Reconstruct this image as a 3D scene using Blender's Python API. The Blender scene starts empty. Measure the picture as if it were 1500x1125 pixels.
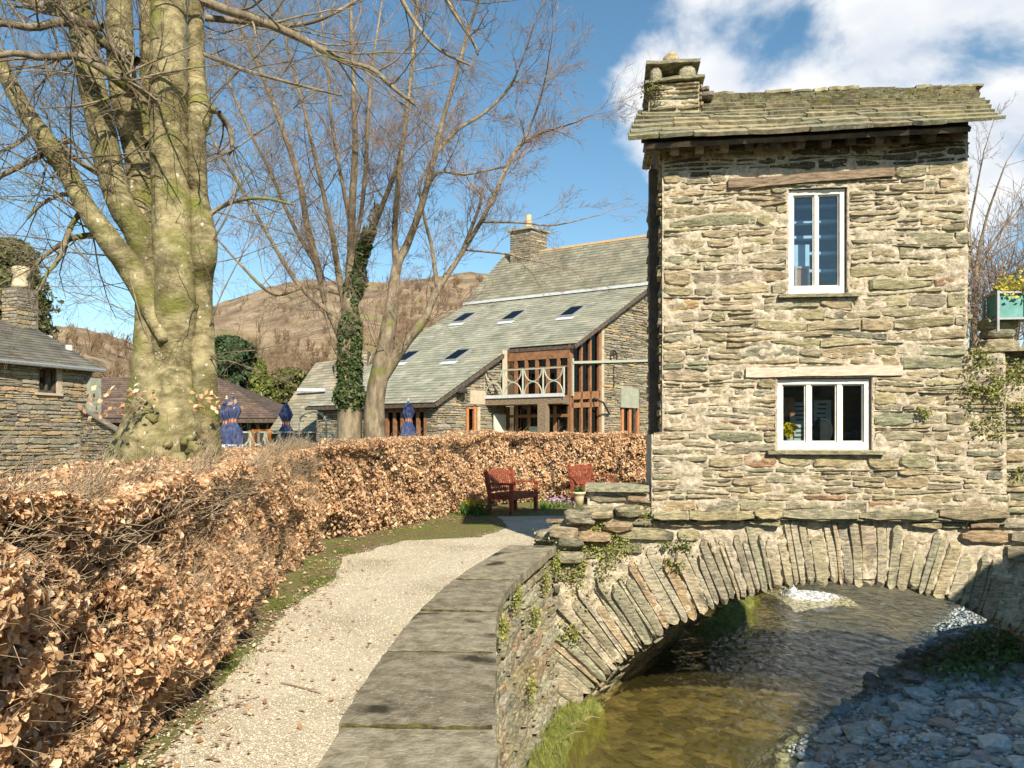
import bpy, math, random
import numpy as np
from mathutils import Vector, noise as mnoise
from mathutils.geometry import tessellate_polygon
R = random.Random(11)
NP = np.random.default_rng(5)
scene = bpy.context.scene
COL = scene.collection
rad = math.radians
# ------------------------------------------------------------------ camera, sky, sun, exposure
F, CX, HZ, EYE = 1150.0, 750.0, 640.0, 1.65      # focal length and horizon in photo pixels, eye height
cam_data = bpy.data.cameras.new('camera')
cam_data.sensor_width = 36.0
cam_data.lens = F * 36.0 / 1500.0
cam_data.shift_y = (HZ - 562.5) / 1500.0
cam_data.clip_start = 0.05
cam_data.clip_end = 6000
cam = bpy.data.objects.new('camera', cam_data)
cam.location = (0, 0, EYE)
cam.rotation_euler = (rad(90), 0, 0)
COL.objects.link(cam)
scene.camera = cam
SUN_AZ = Vector((0.34, -0.94, 0)).normalized()
SUN_EL = rad(37)
S = Vector((SUN_AZ.x * math.cos(SUN_EL), SUN_AZ.y * math.cos(SUN_EL), math.sin(SUN_EL)))
world = bpy.data.worlds.new('World')
scene.world = world
world.use_nodes = True
def build_world():
    nt = world.node_tree
    N, L = nt.nodes, nt.links
    N.clear()
    out = N.new('ShaderNodeOutputWorld')
    sky = N.new('ShaderNodeTexSky')
    sky.sky_type = 'NISHITA'
    sky.sun_disc = False
    sky.sun_elevation = SUN_EL
    sky.sun_rotation = math.atan2(SUN_AZ.x, SUN_AZ.y)
    sky.air_density = 1.0
    sky.dust_density = 0.1
    sky.ozone_density = 1.7
    geo = N.new('ShaderNodeTexCoord')
    mp = N.new('ShaderNodeMapping'); mp.inputs['Scale'].default_value = (1.0, 1.0, 1.7)
    mp.inputs['Location'].default_value = (0.31, 0.12, 0.0)
    L.new(geo.outputs['Generated'], mp.inputs['Vector'])
    n1 = N.new('ShaderNodeTexNoise'); n1.inputs['Scale'].default_value = 3.4
    n1.inputs['Detail'].default_value = 9; n1.inputs['Roughness'].default_value = 0.56
    n1.inputs['Distortion'].default_value = 0.25
    L.new(mp.outputs[0], n1.inputs['Vector'])
    # the bank of cumulus to the right: raise the cover around that direction
    d0 = Vector(((1230 - CX) / F, 1.0, (HZ - 130) / F)).normalized()
    dot = N.new('ShaderNodeVectorMath'); dot.operation = 'DOT_PRODUCT'
    dot.inputs[1].default_value = d0
    L.new(geo.outputs['Generated'], dot.inputs[0])
    mr = N.new('ShaderNodeMapRange'); mr.interpolation_type = 'SMOOTHSTEP'
    mr.inputs['From Min'].default_value = 0.956; mr.inputs['From Max'].default_value = 0.99
    mr.inputs['To Min'].default_value = -0.14; mr.inputs['To Max'].default_value = 0.19
    L.new(dot.outputs['Value'], mr.inputs['Value'])
    add = N.new('ShaderNodeMath'); add.operation = 'ADD'
    L.new(n1.outputs['Fac'], add.inputs[0]); L.new(mr.outputs[0], add.inputs[1])
    cm = N.new('ShaderNodeMapRange'); cm.interpolation_type = 'SMOOTHSTEP'
    cm.inputs['From Min'].default_value = 0.50; cm.inputs['From Max'].default_value = 0.64
    L.new(add.outputs[0], cm.inputs['Value'])
    n2 = N.new('ShaderNodeTexNoise'); n2.inputs['Scale'].default_value = 6.0; n2.inputs['Detail'].default_value = 6
    L.new(mp.outputs[0], n2.inputs['Vector'])
    cr = N.new('ShaderNodeMix'); cr.data_type = 'RGBA'
    cr.inputs['A'].default_value = (4.9, 5.3, 5.9, 1); cr.inputs['B'].default_value = (6.9, 6.9, 6.9, 1)
    m2 = N.new('ShaderNodeMapRange'); m2.inputs['From Min'].default_value = .36; m2.inputs['From Max'].default_value = .6
    L.new(n2.outputs['Fac'], m2.inputs['Value']); L.new(m2.outputs[0], cr.inputs['Factor'])
    mix = N.new('ShaderNodeMix'); mix.data_type = 'RGBA'
    L.new(cm.outputs[0], mix.inputs['Factor'])
    hsv = N.new('ShaderNodeHueSaturation'); hsv.inputs['Saturation'].default_value = 1.13; hsv.inputs['Hue'].default_value = .487
    L.new(sky.outputs[0], hsv.inputs['Color']); L.new(hsv.outputs[0], mix.inputs['A']); L.new(cr.outputs['Result'], mix.inputs['B'])
    bg = N.new('ShaderNodeBackground'); bg.inputs['Strength'].default_value = 0.09
    L.new(mix.outputs['Result'], bg.inputs['Color'])
    L.new(bg.outputs[0], out.inputs['Surface'])
build_world()
sl = bpy.data.lights.new('sun', 'SUN')
sl.energy = 4.9
sl.angle = rad(0.53)
sl.color = (1.0, 0.90, 0.74)
sun = bpy.data.objects.new('sun', sl)
sun.rotation_euler = S.to_track_quat('Z', 'Y').to_euler()
COL.objects.link(sun)
scene.view_settings.view_transform = 'Standard'
scene.view_settings.look = 'None'
scene.view_settings.gamma = 1
scene.view_settings.exposure = 0.78
scene.cycles.use_denoising = True
scene.cycles.max_bounces = 6
scene.cycles.diffuse_bounces = 3
scene.cycles.glossy_bounces = 3
scene.cycles.caustics_reflective = False
scene.cycles.caustics_refractive = False
scene.cycles.transparent_max_bounces = 12

# ------------------------------------------------------------------ helpers
def P(u, v, Y):                                   # the point seen at photo pixel (u, v) at depth Y
    return Vector(((u - CX) / F * Y, Y, EYE - (v - HZ) / F * Y))
def G(u, v, z=0.0):                               # the point seen at (u, v) on the level z
    return P(u, v, (EYE - z) * F / (v - HZ))
def proj(p):
    return CX + F * p[0] / p[1], HZ - F * (p[2] - EYE) / p[1]
def nz(x, y=0.0, z=0.0):
    return mnoise.noise((x, y, z))
def tag(o, label=None, cat=None, group=None, kind=None):
    if label: o['label'] = label
    if cat: o['category'] = cat
    if group: o['group'] = group
    if kind: o['kind'] = kind
    return o
def wloc(o):
    v = Vector((0, 0, 0))
    while o is not None:
        v += o.location; o = o.parent
    return v
def empty(name, loc=(0, 0, 0), label=None, cat=None, group=None):
    o = bpy.data.objects.new(name, None)
    o.empty_display_size = .2
    o.location = loc
    COL.objects.link(o)
    return tag(o, label, cat, group)
def mesh_obj(name, V, Fc, mat, parent=None, col=None, smooth=False):
    me = bpy.data.meshes.new(name)
    V = np.asarray(V, dtype=np.float32).reshape(-1, 3)
    if parent is not None:
        w = wloc(parent); V = V - np.array((w.x, w.y, w.z), dtype=np.float32)
    if isinstance(Fc, np.ndarray):
        k = Fc.shape[1]; n = len(Fc)
        me.vertices.add(len(V)); me.vertices.foreach_set('co', V.ravel())
        me.loops.add(n * k); me.loops.foreach_set('vertex_index', Fc.astype(np.int32).ravel())
        me.polygons.add(n); me.polygons.foreach_set('loop_start', np.arange(0, n * k, k, dtype=np.int32))
        me.update(calc_edges=True)
    else:
        me.from_pydata(V.tolist(), [], Fc)
        me.update()
    if col is not None:
        at = me.color_attributes.new('tint', 'FLOAT_COLOR', 'POINT')
        c = np.ones((len(V), 4), dtype=np.float32)
        c[:, :3] = np.asarray(col, dtype=np.float32).reshape(-1, 3)
        at.data.foreach_set('color', c.ravel())
    if smooth:
        me.polygons.foreach_set('use_smooth', np.ones(len(me.polygons), dtype=bool))
    me.materials.append(mat)
    o = bpy.data.objects.new(name, me)
    COL.objects.link(o)
    if parent is not None: o.parent = parent
    return o
class MB:                                         # collects pieces that become ONE mesh
    def __init__(s): s.v, s.f, s.c = [], [], []
    def add(s, V, Fc, col=(1, 1, 1)):
        b = len(s.v)
        s.v += [tuple(p) for p in V]; s.f += [[b + i for i in f] for f in Fc]; s.c += [col] * len(V)
    def quad(s, a, b, c, d, col=(1, 1, 1)): s.add([a, b, c, d], [[0, 1, 2, 3]], col)
    def hexa(s, A, B, col=(1, 1, 1)):             # A and B: two quads facing each other
        s.add(list(A) + list(B), [[0, 1, 2, 3], [7, 6, 5, 4], [0, 4, 5, 1], [1, 5, 6, 2], [2, 6, 7, 3], [3, 7, 4, 0]], col)
    def box(s, c, h, ax=None, col=(1, 1, 1)):     # centre, half sizes, axes
        X, Y, Z = ax or (Vector((1, 0, 0)), Vector((0, 1, 0)), Vector((0, 0, 1)))
        c = Vector(c); q = []
        for k in (-1, 1):
            for i, j in ((-1, -1), (1, -1), (1, 1), (-1, 1)):
                q.append(c + X * h[0] * i + Y * h[1] * j + Z * h[2] * k)
        s.hexa(q[:4], q[4:], col)
    def bar(s, a, b, w, h=None, up=(0, 0, 1), col=(1, 1, 1)):
        a, b = Vector(a), Vector(b); d = (b - a); ln = d.length; d.normalize()
        x = d.cross(Vector(up))
        if x.length < 1e-4: x = d.cross(Vector((1, 0, 0)))
        x.normalize(); y = x.cross(d)
        s.box((a + b) / 2, (w / 2, ln / 2, (h or w) / 2), (x, d, y), col)
    def tube(s, pts, rr, n=6, col=(1, 1, 1), cap=True):
        pts = [Vector(p) for p in pts]; V, Fc = [], []
        x = None
        for i, p in enumerate(pts):
            t = (pts[min(i + 1, len(pts) - 1)] - pts[max(i - 1, 0)])
            if t.length < 1e-6: t = Vector((0, 0, 1))
            t.normalize()
            if x is None:
                x = t.cross(Vector((0.3, 0.9, 0.1)))
                if x.length < .1: x = t.cross(Vector((1, 0, 0)))
            x = (x - t * x.dot(t)).normalized(); y = t.cross(x)
            r = rr[i] if isinstance(rr, (list, tuple)) else rr
            for k in range(n):
                a = 2 * math.pi * k / n
                V.append(p + (x * math.cos(a) + y * math.sin(a)) * r)
        for i in range(len(pts) - 1):
            for k in range(n):
                Fc.append([i * n + k, i * n + (k + 1) % n, (i + 1) * n + (k + 1) % n, (i + 1) * n + k])
        if cap:
            Fc.append(list(range(n))[::-1]); Fc.append([(len(pts) - 1) * n + k for k in range(n)])
        s.add(V, Fc, col)
    def lathe(s, c, prof, n=12, col=(1, 1, 1)):   # profile of (radius, z)
        V, Fc = [], []
        for r, z in prof:
            for k in range(n):
                a = 2 * math.pi * k / n
                V.append((c[0] + r * math.cos(a), c[1] + r * math.sin(a), c[2] + z))
        for i in range(len(prof) - 1):
            for k in range(n):
                Fc.append([i * n + k, i * n + (k + 1) % n, (i + 1) * n + (k + 1) % n, (i + 1) * n + k])
        Fc.append(list(range(n))[::-1]); Fc.append([(len(prof) - 1) * n + k for k in range(n)])
        s.add(V, Fc, col)
    def build(s, name, mat, parent=None, smooth=False):
        return mesh_obj(name, s.v, s.f, mat, parent, s.c, smooth)
def rots(n, up=None, spread=1.0):                 # n random rotation matrices
    q = NP.normal(size=(n, 4)); q /= np.linalg.norm(q, axis=1)[:, None]
    w, x, y, z = q.T
    return np.stack([np.stack([1 - 2 * (y * y + z * z), 2 * (x * y - z * w), 2 * (x * z + y * w)], 1),
                     np.stack([2 * (x * y + z * w), 1 - 2 * (x * x + z * z), 2 * (y * z - x * w)], 1),
                     np.stack([2 * (x * z - y * w), 2 * (y * z + x * w), 1 - 2 * (x * x + y * y)], 1)], 1)
def frames(nrm, jit=.5):                          # matrices whose third axis is near nrm (N,3)
    n = nrm + NP.normal(size=nrm.shape) * jit
    n /= np.linalg.norm(n, axis=1)[:, None] + 1e-9
    a = NP.normal(size=n.shape); a -= n * (a * n).sum(1)[:, None]; a /= np.linalg.norm(a, axis=1)[:, None] + 1e-9
    return np.stack([a, np.cross(n, a), n], axis=2)
def scatter(name, T, TF, pos, M, sc, col, mat, parent=None, smooth=False):
    T = np.asarray(T, dtype=np.float32); TF = np.asarray(TF, dtype=np.int32)
    sc = np.asarray(sc, dtype=np.float32)
    if sc.ndim == 1: sc = sc[:, None]
    V = np.einsum('nij,kj->nki', M, T) * sc[:, None, :] + np.asarray(pos)[:, None, :] if sc.shape[1] == 1 else \
        np.einsum('nij,nkj->nki', M, T[None] * sc[:, None, :]) + np.asarray(pos)[:, None, :]
    n, k = len(pos), len(T)
    Fc = (TF[None] + (np.arange(n) * k)[:, None, None]).reshape(-1, TF.shape[1])
    c = np.repeat(np.asarray(col, dtype=np.float32), k, axis=0)
    return mesh_obj(name, V.reshape(-1, 3), Fc, mat, parent, c, smooth)
LEAF_T = [(0, -.5, 0), (-.3, -.05, .09), (0, 0, -.02), (.3, -.05, .09), (0, .5, .08)]
LEAF_F = [(0, 2, 1), (0, 3, 2), (1, 2, 4), (2, 3, 4)]
LEAF8_T = [(0, -.5, 0), (-.22, -.26, .07), (-.30, .06, .10), (-.17, .33, .02), (.02, .52, -.10), (.19, .33, .04), (.29, .05, .13), (.21, -.27, .06), (0, -.12, -.03), (0, .2, -.05)]
LEAF8_F = [(0, 8, 1), (0, 7, 8), (1, 8, 2), (7, 6, 8), (2, 8, 9), (6, 9, 8), (2, 9, 3), (6, 5, 9), (3, 9, 4), (5, 4, 9)]
def ico():
    t = (1 + 5 ** .5) / 2
    v = np.array([(-1, t, 0), (1, t, 0), (-1, -t, 0), (1, -t, 0), (0, -1, t), (0, 1, t), (0, -1, -t), (0, 1, -t), (t, 0, -1), (t, 0, 1), (-t, 0, -1), (-t, 0, 1)], dtype=float)
    v /= np.linalg.norm(v[0])
    f = [(0, 11, 5), (0, 5, 1), (0, 1, 7), (0, 7, 10), (0, 10, 11), (1, 5, 9), (5, 11, 4), (11, 10, 2), (10, 7, 6), (7, 1, 8),
         (3, 9, 4), (3, 4, 2), (3, 2, 6), (3, 6, 8), (3, 8, 9), (4, 9, 5), (2, 4, 11), (6, 2, 10), (8, 6, 7), (9, 8, 1)]
    return v, f
ICO_V, ICO_F = ico()
def ico2():
    v = [tuple(p) for p in ICO_V]; cache = {}; f2 = []
    def mid(a, b):
        k = (min(a, b), max(a, b))
        if k not in cache:
            m = (np.array(v[a]) + np.array(v[b])) / 2; m /= np.linalg.norm(m); v.append(tuple(m)); cache[k] = len(v) - 1
        return cache[k]
    for a, b, c in ICO_F:
        x, y, z = mid(a, b), mid(b, c), mid(c, a)
        f2 += [(a, x, z), (b, y, x), (c, z, y), (x, y, z)]
    return np.array(v), f2
ICO2_V, ICO2_F = ico2()

# ------------------------------------------------------------------ materials
def make_mat(name, c1, c2=None, scale=8.0, rough=.85, bump=.3, bscale=None, attr=False, spots=None, stretch=None,
             spec=.3, translucent=0.0, detail=6, metallic=0.0, lo=.38, hi=.64, bdist=.02, moss=None):
    m = bpy.data.materials.new(name); m.use_nodes = True
    nt = m.node_tree; N, L = nt.nodes, nt.links
    b = N['Principled BSDF']
    b.inputs['Roughness'].default_value = rough
    b.inputs['Specular IOR Level'].default_value = spec
    b.inputs['Metallic'].default_value = metallic
    tc = N.new('ShaderNodeTexCoord'); mp = N.new('ShaderNodeMapping')
    g = N.new('ShaderNodeNewGeometry')
    L.new(g.outputs['Position'], mp.inputs['Vector'])
    if stretch: mp.inputs['Scale'].default_value = stretch
    n = N.new('ShaderNodeTexNoise'); n.inputs['Scale'].default_value = scale; n.inputs['Detail'].default_value = detail
    n.inputs['Roughness'].default_value = .62
    L.new(mp.outputs[0], n.inputs['Vector'])
    mr = N.new('ShaderNodeMapRange'); mr.inputs['From Min'].default_value = lo; mr.inputs['From Max'].default_value = hi
    L.new(n.outputs['Fac'], mr.inputs['Value'])
    mx = N.new('ShaderNodeMix'); mx.data_type = 'RGBA'
    mx.inputs['A'].default_value = (*c1, 1); mx.inputs['B'].default_value = (*(c2 or c1), 1)
    L.new(mr.outputs[0], mx.inputs['Factor'])
    colour = mx.outputs['Result']
    if attr:
        a = N.new('ShaderNodeAttribute'); a.attribute_name = 'tint'
        mm = N.new('ShaderNodeMix'); mm.data_type = 'RGBA'; mm.blend_type = 'MULTIPLY'; mm.inputs['Factor'].default_value = 1
        L.new(a.outputs['Color'], mm.inputs['A']); L.new(colour, mm.inputs['B']); colour = mm.outputs['Result']
    for sp in (spots, moss):
        if not sp: continue
        scol, sscale, slo, shi = sp
        n3 = N.new('ShaderNodeTexNoise'); n3.inputs['Scale'].default_value = sscale; n3.inputs['Detail'].default_value = 4
        L.new(g.outputs['Position'], n3.inputs['Vector'])
        r3 = N.new('ShaderNodeMapRange'); r3.inputs['From Min'].default_value = slo; r3.inputs['From Max'].default_value = shi
        L.new(n3.outputs['Fac'], r3.inputs['Value'])
        m3 = N.new('ShaderNodeMix'); m3.data_type = 'RGBA'; m3.inputs['B'].default_value = (*scol, 1)
        L.new(colour, m3.inputs['A']); L.new(r3.outputs[0], m3.inputs['Factor']); colour = m3.outputs['Result']
    L.new(colour, b.inputs['Base Color'])
    if bump:
        nb = N.new('ShaderNodeTexNoise'); nb.inputs['Scale'].default_value = bscale or scale * 3; nb.inputs['Detail'].default_value = 8
        nb.inputs['Roughness'].default_value = .68
        L.new(mp.outputs[0], nb.inputs['Vector'])
        bp = N.new('ShaderNodeBump'); bp.inputs['Strength'].default_value = bump; bp.inputs['Distance'].default_value = bdist
        L.new(nb.outputs['Fac'], bp.inputs['Height']); L.new(bp.outputs[0], b.inputs['Normal'])
    if translucent:
        out = N['Material Output']; tr = N.new('ShaderNodeBsdfTranslucent'); ms = N.new('ShaderNodeMixShader')
        ms.inputs[0].default_value = translucent
        L.new(colour, tr.inputs['Color']); L.new(b.outputs[0], ms.inputs[1]); L.new(tr.outputs[0], ms.inputs[2])
        L.new(ms.outputs[0], out.inputs['Surface'])
    return m
M = {}
M['stone'] = make_mat('rubble_stone', (.50, .50, .48), (1.35, 1.30, 1.20), 11, .92, 1.0, 30, attr=True, spots=((.52, .49, .40), 42, .60, .70), moss=((.11, .105, .085), 3.1, .62, .76), stretch=(1, 1, 4.5), bdist=.02)
M['mortar'] = make_mat('lime_mortar', (.38, .32, .225), (.65, .56, .42), 22, .95, 1.0, 55, spots=((.24, .20, .14), 9, .60, .74), bdist=.02)
M['slate'] = make_mat('roof_slate', (.62, .62, .56), (1.2, 1.2, 1.08), 10, .8, .5, 34, attr=True, moss=((.17, .165, .04), 5.5, .64, .72), spots=((.46, .43, .33), 26, .60, .72))
M['cafe_slate'] = make_mat('green_slate', (.80, .82, .78), (1.15, 1.15, 1.12), 1.1, .6, .3, 20, attr=True, stretch=(1, 1, 1))
M['coping'] = make_mat('coping_slab_stone', (.185, .16, .112), (.36, .32, .235), 11, 1.0, 1.0, 42, attr=True, spec=.05, spots=((.44, .41, .33), 40, .62, .72), moss=((.055, .048, .036), 2.3, .63, .70), bdist=.02, detail=10)
M['bark'] = make_mat('beech_bark', (.125, .105, .045), (.37, .315, .17), 5.5, .85, .9, 14, stretch=(1, 1, 1.6), spots=((.60, .57, .48), 15, .665, .71), moss=((.17, .175, .04), 2.4, .50, .66), bdist=.03)
M['bark2'] = make_mat('grey_bark', (.12, .093, .058), (.30, .245, .165), 7, .85, .6, 22, stretch=(1, 1, .4), moss=((.16, .17, .04), 1.8, .60, .70))
M['twig'] = make_mat('twig_bark', (.18, .12, .085), (.34, .245, .18), 5, .8, 0)
M['leaf'] = make_mat('dry_beech_leaf', (.85, .85, .85), (1.1, 1.05, 1.0), 9, .55, 0, attr=True, translucent=.34, spec=.3)
M['green'] = make_mat('green_leaf', (.8, .8, .8), (1.15, 1.15, 1.1), 9, .5, 0, attr=True, translucent=.25, spec=.4)
M['petal'] = make_mat('petal', (.9, .9, .9), None, 9, .6, 0, attr=True, translucent=.3)
M['white'] = make_mat('white_paint', (.80, .76, .67), (.66, .61, .51), 9, .55, .35, 45, spots=((.36, .30, .22), 33, .66, .72))
M['oldwood'] = make_mat('weathered_oak', (.14, .10, .065), (.32, .24, .16), 9, .85, .6, 30, stretch=(1, 1, 6))
M['palewood'] = make_mat('bleached_oak', (.48, .38, .28), (.66, .56, .44), 9, .85, .4, 30, stretch=(1, 1, 6))
M['darkwood'] = make_mat('dark_timber', (.06, .047, .037), (.13, .10, .075), 8, .85, .5, 30)
M['redwood'] = make_mat('red_stained_wood', (.17, .042, .025), (.34, .10, .055), 14, .75, .5, 50, spec=.15)
M['brownframe'] = make_mat('brown_joinery', (.20, .095, .045), (.30, .15, .075), 6, .5, .15, 30)
M['orangeframe'] = make_mat('orange_joinery', (.42, .17, .07), (.50, .22, .10), 6, .5, .15, 30)
M['metal'] = make_mat('cream_painted_metal', (.42, .43, .34), (.34, .35, .27), 20, .5, 0)
M['lead'] = make_mat('lead_flashing', (.50, .52, .54), (.62, .64, .65), 8, .5, .1)
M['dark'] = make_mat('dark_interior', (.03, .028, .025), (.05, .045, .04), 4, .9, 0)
M['room'] = make_mat('room_plaster', (.34, .31, .25), (.42, .39, .32), 4, .9, .1)
M['panel'] = make_mat('display_panel', (.55, .55, .45), (.62, .62, .52), 6, .8, 0)
M['ink'] = make_mat('printed_ink', (.08, .08, .08), None, 6, .8, 0)
M['blue'] = make_mat('blue_canvas', (.035, .05, .12), (.085, .105, .20), 9, .95, .6, 26, spec=.05)
M['paleblue'] = make_mat('pale_blue_paint', (.42, .55, .66), (.50, .62, .72), 7, .6, 0)
M['orange'] = make_mat('orange_paint', (.75, .22, .03), None, 5, .5, 0)
M['teal'] = make_mat('teal_paint', (.10, .27, .245), (.15, .36, .32), 5, .55, .2, spots=((.10, .12, .10), 9, .60, .75))
M['greymetal'] = make_mat('galvanised_metal', (.30, .31, .31), (.40, .41, .41), 12, .45, .05, metallic=.4)
M['pot'] = make_mat('pale_clay', (.50, .43, .27), (.60, .52, .35), 12, .8, .2)
M['terracotta'] = make_mat('yellow_clay', (.56, .36, .17), (.66, .45, .24), 8, .8, .2)
M['grass'] = make_mat('grass_blade', (.8, .8, .8), (1.2, 1.2, 1.1), 6, .6, 0, attr=True, translucent=.3)
M['pebble'] = make_mat('pebble_stone', (.75, .75, .75), (1.15, 1.15, 1.12), 20, .75, .3, 50, attr=True)
M['brownroof'] = make_mat('brown_roof_tile', (.085, .062, .052), (.13, .098, .082), 3, .7, .3, 20)
M['greyblock'] = make_mat('green_slate_block', (.26, .275, .215), (.33, .34, .265), 5, .8, .3, 20)
M['render'] = make_mat('cream_dressed_stone', (.40, .33, .235), (.50, .42, .31), 5, .85, .3, 20)
M['foam'] = make_mat('white_foam', (.82, .84, .84), (.95, .95, .95), 14, .4, .6, 40)
M['hill'] = make_mat('bracken_hillside', (.18, .125, .075), (.36, .27, .17), .035, .95, .6, .16, spots=((.11, .09, .055), .06, .55, .66), moss=((.20, .18, .075), .02, .58, .70), bdist=3.0)
def schlick(nt, ior, normal=None):                 # the same reflectance from both sides of a thin sheet
    N, L = nt.nodes, nt.links; f0 = ((ior - 1) / (ior + 1)) ** 2
    lw = N.new('ShaderNodeLayerWeight'); lw.inputs['Blend'].default_value = .5
    if normal is not None: L.new(normal, lw.inputs['Normal'])
    p = N.new('ShaderNodeMath'); p.operation = 'POWER'; p.inputs[1].default_value = 5; L.new(lw.outputs['Facing'], p.inputs[0])
    a = N.new('ShaderNodeMath'); a.operation = 'MULTIPLY_ADD'; a.inputs[1].default_value = 1 - f0; a.inputs[2].default_value = f0; L.new(p.outputs[0], a.inputs[0])
    return a
def mat_glass(name, tint=(.9, .95, .95), gloss=1.45):
    m = bpy.data.materials.new(name); m.use_nodes = True
    nt = m.node_tree; N, L = nt.nodes, nt.links; N.remove(N['Principled BSDF'])
    fr = schlick(nt, gloss)
    t = N.new('ShaderNodeBsdfTransparent'); t.inputs['Color'].default_value = (*tint, 1)
    g = N.new('ShaderNodeBsdfGlossy'); g.inputs['Roughness'].default_value = .02
    ms = N.new('ShaderNodeMixShader')
    L.new(fr.outputs[0], ms.inputs[0]); L.new(t.outputs[0], ms.inputs[1]); L.new(g.outputs[0], ms.inputs[2])
    L.new(ms.outputs[0], N['Material Output'].inputs['Surface'])
    return m
M['glass'] = mat_glass('window_glass', (.85, .92, .95), 1.7)
M['cafeglass'] = mat_glass('cafe_glass', (.35, .36, .34), 1.4)
def mat_water():
    m = bpy.data.materials.new('stream_water'); m.use_nodes = True
    nt = m.node_tree; N, L = nt.nodes, nt.links; N.remove(N['Principled BSDF'])
    g = N.new('ShaderNodeNewGeometry'); mp = N.new('ShaderNodeMapping')
    mp.inputs['Rotation'].default_value = (0, 0, rad(25)); mp.inputs['Scale'].default_value = (1.0, .55, 1)
    L.new(g.outputs['Position'], mp.inputs['Vector'])
    n1 = N.new('ShaderNodeTexNoise'); n1.inputs['Scale'].default_value = 7.0; n1.inputs['Detail'].default_value = 6
    n1.inputs['Distortion'].default_value = .8
    L.new(mp.outputs[0], n1.inputs['Vector'])
    bp = N.new('ShaderNodeBump'); bp.inputs['Strength'].default_value = 1.0; bp.inputs['Distance'].default_value = .07
    L.new(n1.outputs['Fac'], bp.inputs['Height'])
    fr = schlick(nt, 1.42, bp.outputs[0])
    t0 = N.new('ShaderNodeBsdfTransparent'); t0.inputs['Color'].default_value = (.88, .83, .60, 1)
    df = N.new('ShaderNodeBsdfDiffuse'); df.inputs['Color'].default_value = (.34, .28, .10, 1)   # peaty, slightly cloudy water
    t = N.new('ShaderNodeMixShader'); t.inputs[0].default_value = .08
    L.new(t0.outputs[0], t.inputs[1]); L.new(df.outputs[0], t.inputs[2])
    gl = N.new('ShaderNodeBsdfGlossy'); gl.inputs['Roughness'].default_value = .06; L.new(bp.outputs[0], gl.inputs['Normal'])
    ms = N.new('ShaderNodeMixShader')
    L.new(fr.outputs[0], ms.inputs[0]); L.new(t.outputs[0], ms.inputs[1]); L.new(gl.outputs[0], ms.inputs[2])
    L.new(ms.outputs[0], N['Material Output'].inputs['Surface'])
    return m
M['water'] = mat_water()
def mat_pebbly(name, c1, c2, c3, scale, bump, patch=None, pscale=.6, plo=.5, phi=.62):
    m = bpy.data.materials.new(name); m.use_nodes = True
    nt = m.node_tree; N, L = nt.nodes, nt.links; b = N['Principled BSDF']; b.inputs['Roughness'].default_value = .9
    g = N.new('ShaderNodeNewGeometry')
    v = N.new('ShaderNodeTexVoronoi'); v.inputs['Scale'].default_value = scale; L.new(g.outputs['Position'], v.inputs['Vector'])
    cr = N.new('ShaderNodeValToRGB'); e = cr.color_ramp.elements
    e[0].color = (*c1, 1); e[1].color = (*c3, 1); x = e.new(.5); x.color = (*c2, 1)
    sp = N.new('ShaderNodeSeparateColor'); L.new(v.outputs['Color'], sp.inputs[0]); L.new(sp.outputs[0], cr.inputs['Fac'])
    colour = cr.outputs['Color']
    if patch:
        n = N.new('ShaderNodeTexNoise'); n.inputs['Scale'].default_value = pscale; n.inputs['Detail'].default_value = 7
        L.new(g.outputs['Position'], n.inputs['Vector'])
        r = N.new('ShaderNodeMapRange'); r.inputs['From Min'].default_value = plo; r.inputs['From Max'].default_value = phi
        L.new(n.outputs['Fac'], r.inputs['Value'])
        mx = N.new('ShaderNodeMix'); mx.data_type = 'RGBA'; mx.inputs['B'].default_value = (*patch, 1)
        L.new(r.outputs[0], mx.inputs['Factor']); L.new(colour, mx.inputs['A']); colour = mx.outputs['Result']
    L.new(colour, b.inputs['Base Color'])
    bp = N.new('ShaderNodeBump'); bp.inputs['Strength'].default_value = bump; bp.inputs['Distance'].default_value = .02; bp.invert = True
    L.new(v.outputs['Distance'], bp.inputs['Height']); L.new(bp.outputs[0], b.inputs['Normal'])
    return m
M['gravel'] = mat_pebbly('path_gravel', (.45, .385, .275), (.57, .50, .37), (.67, .605, .475), 85, .6, (.37, .315, .215), .8, .46, .68)
M['bed'] = mat_pebbly('stream_bed_pebbles', (.05, .045, .02), (.115, .10, .046), (.22, .19, .10), 5.5, 1.0, (.06, .062, .02), .9, .5, .66)
M['soil'] = mat_pebbly('mossy_soil', (.10, .07, .035), (.15, .115, .05), (.20, .15, .08), 40, .6, (.13, .145, .03), 1.1, .42, .58)
M['bankgravel'] = mat_pebbly('bank_gravel', (.11, .14, .145), (.20, .24, .245), (.30, .33, .33), 26, .9)

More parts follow.
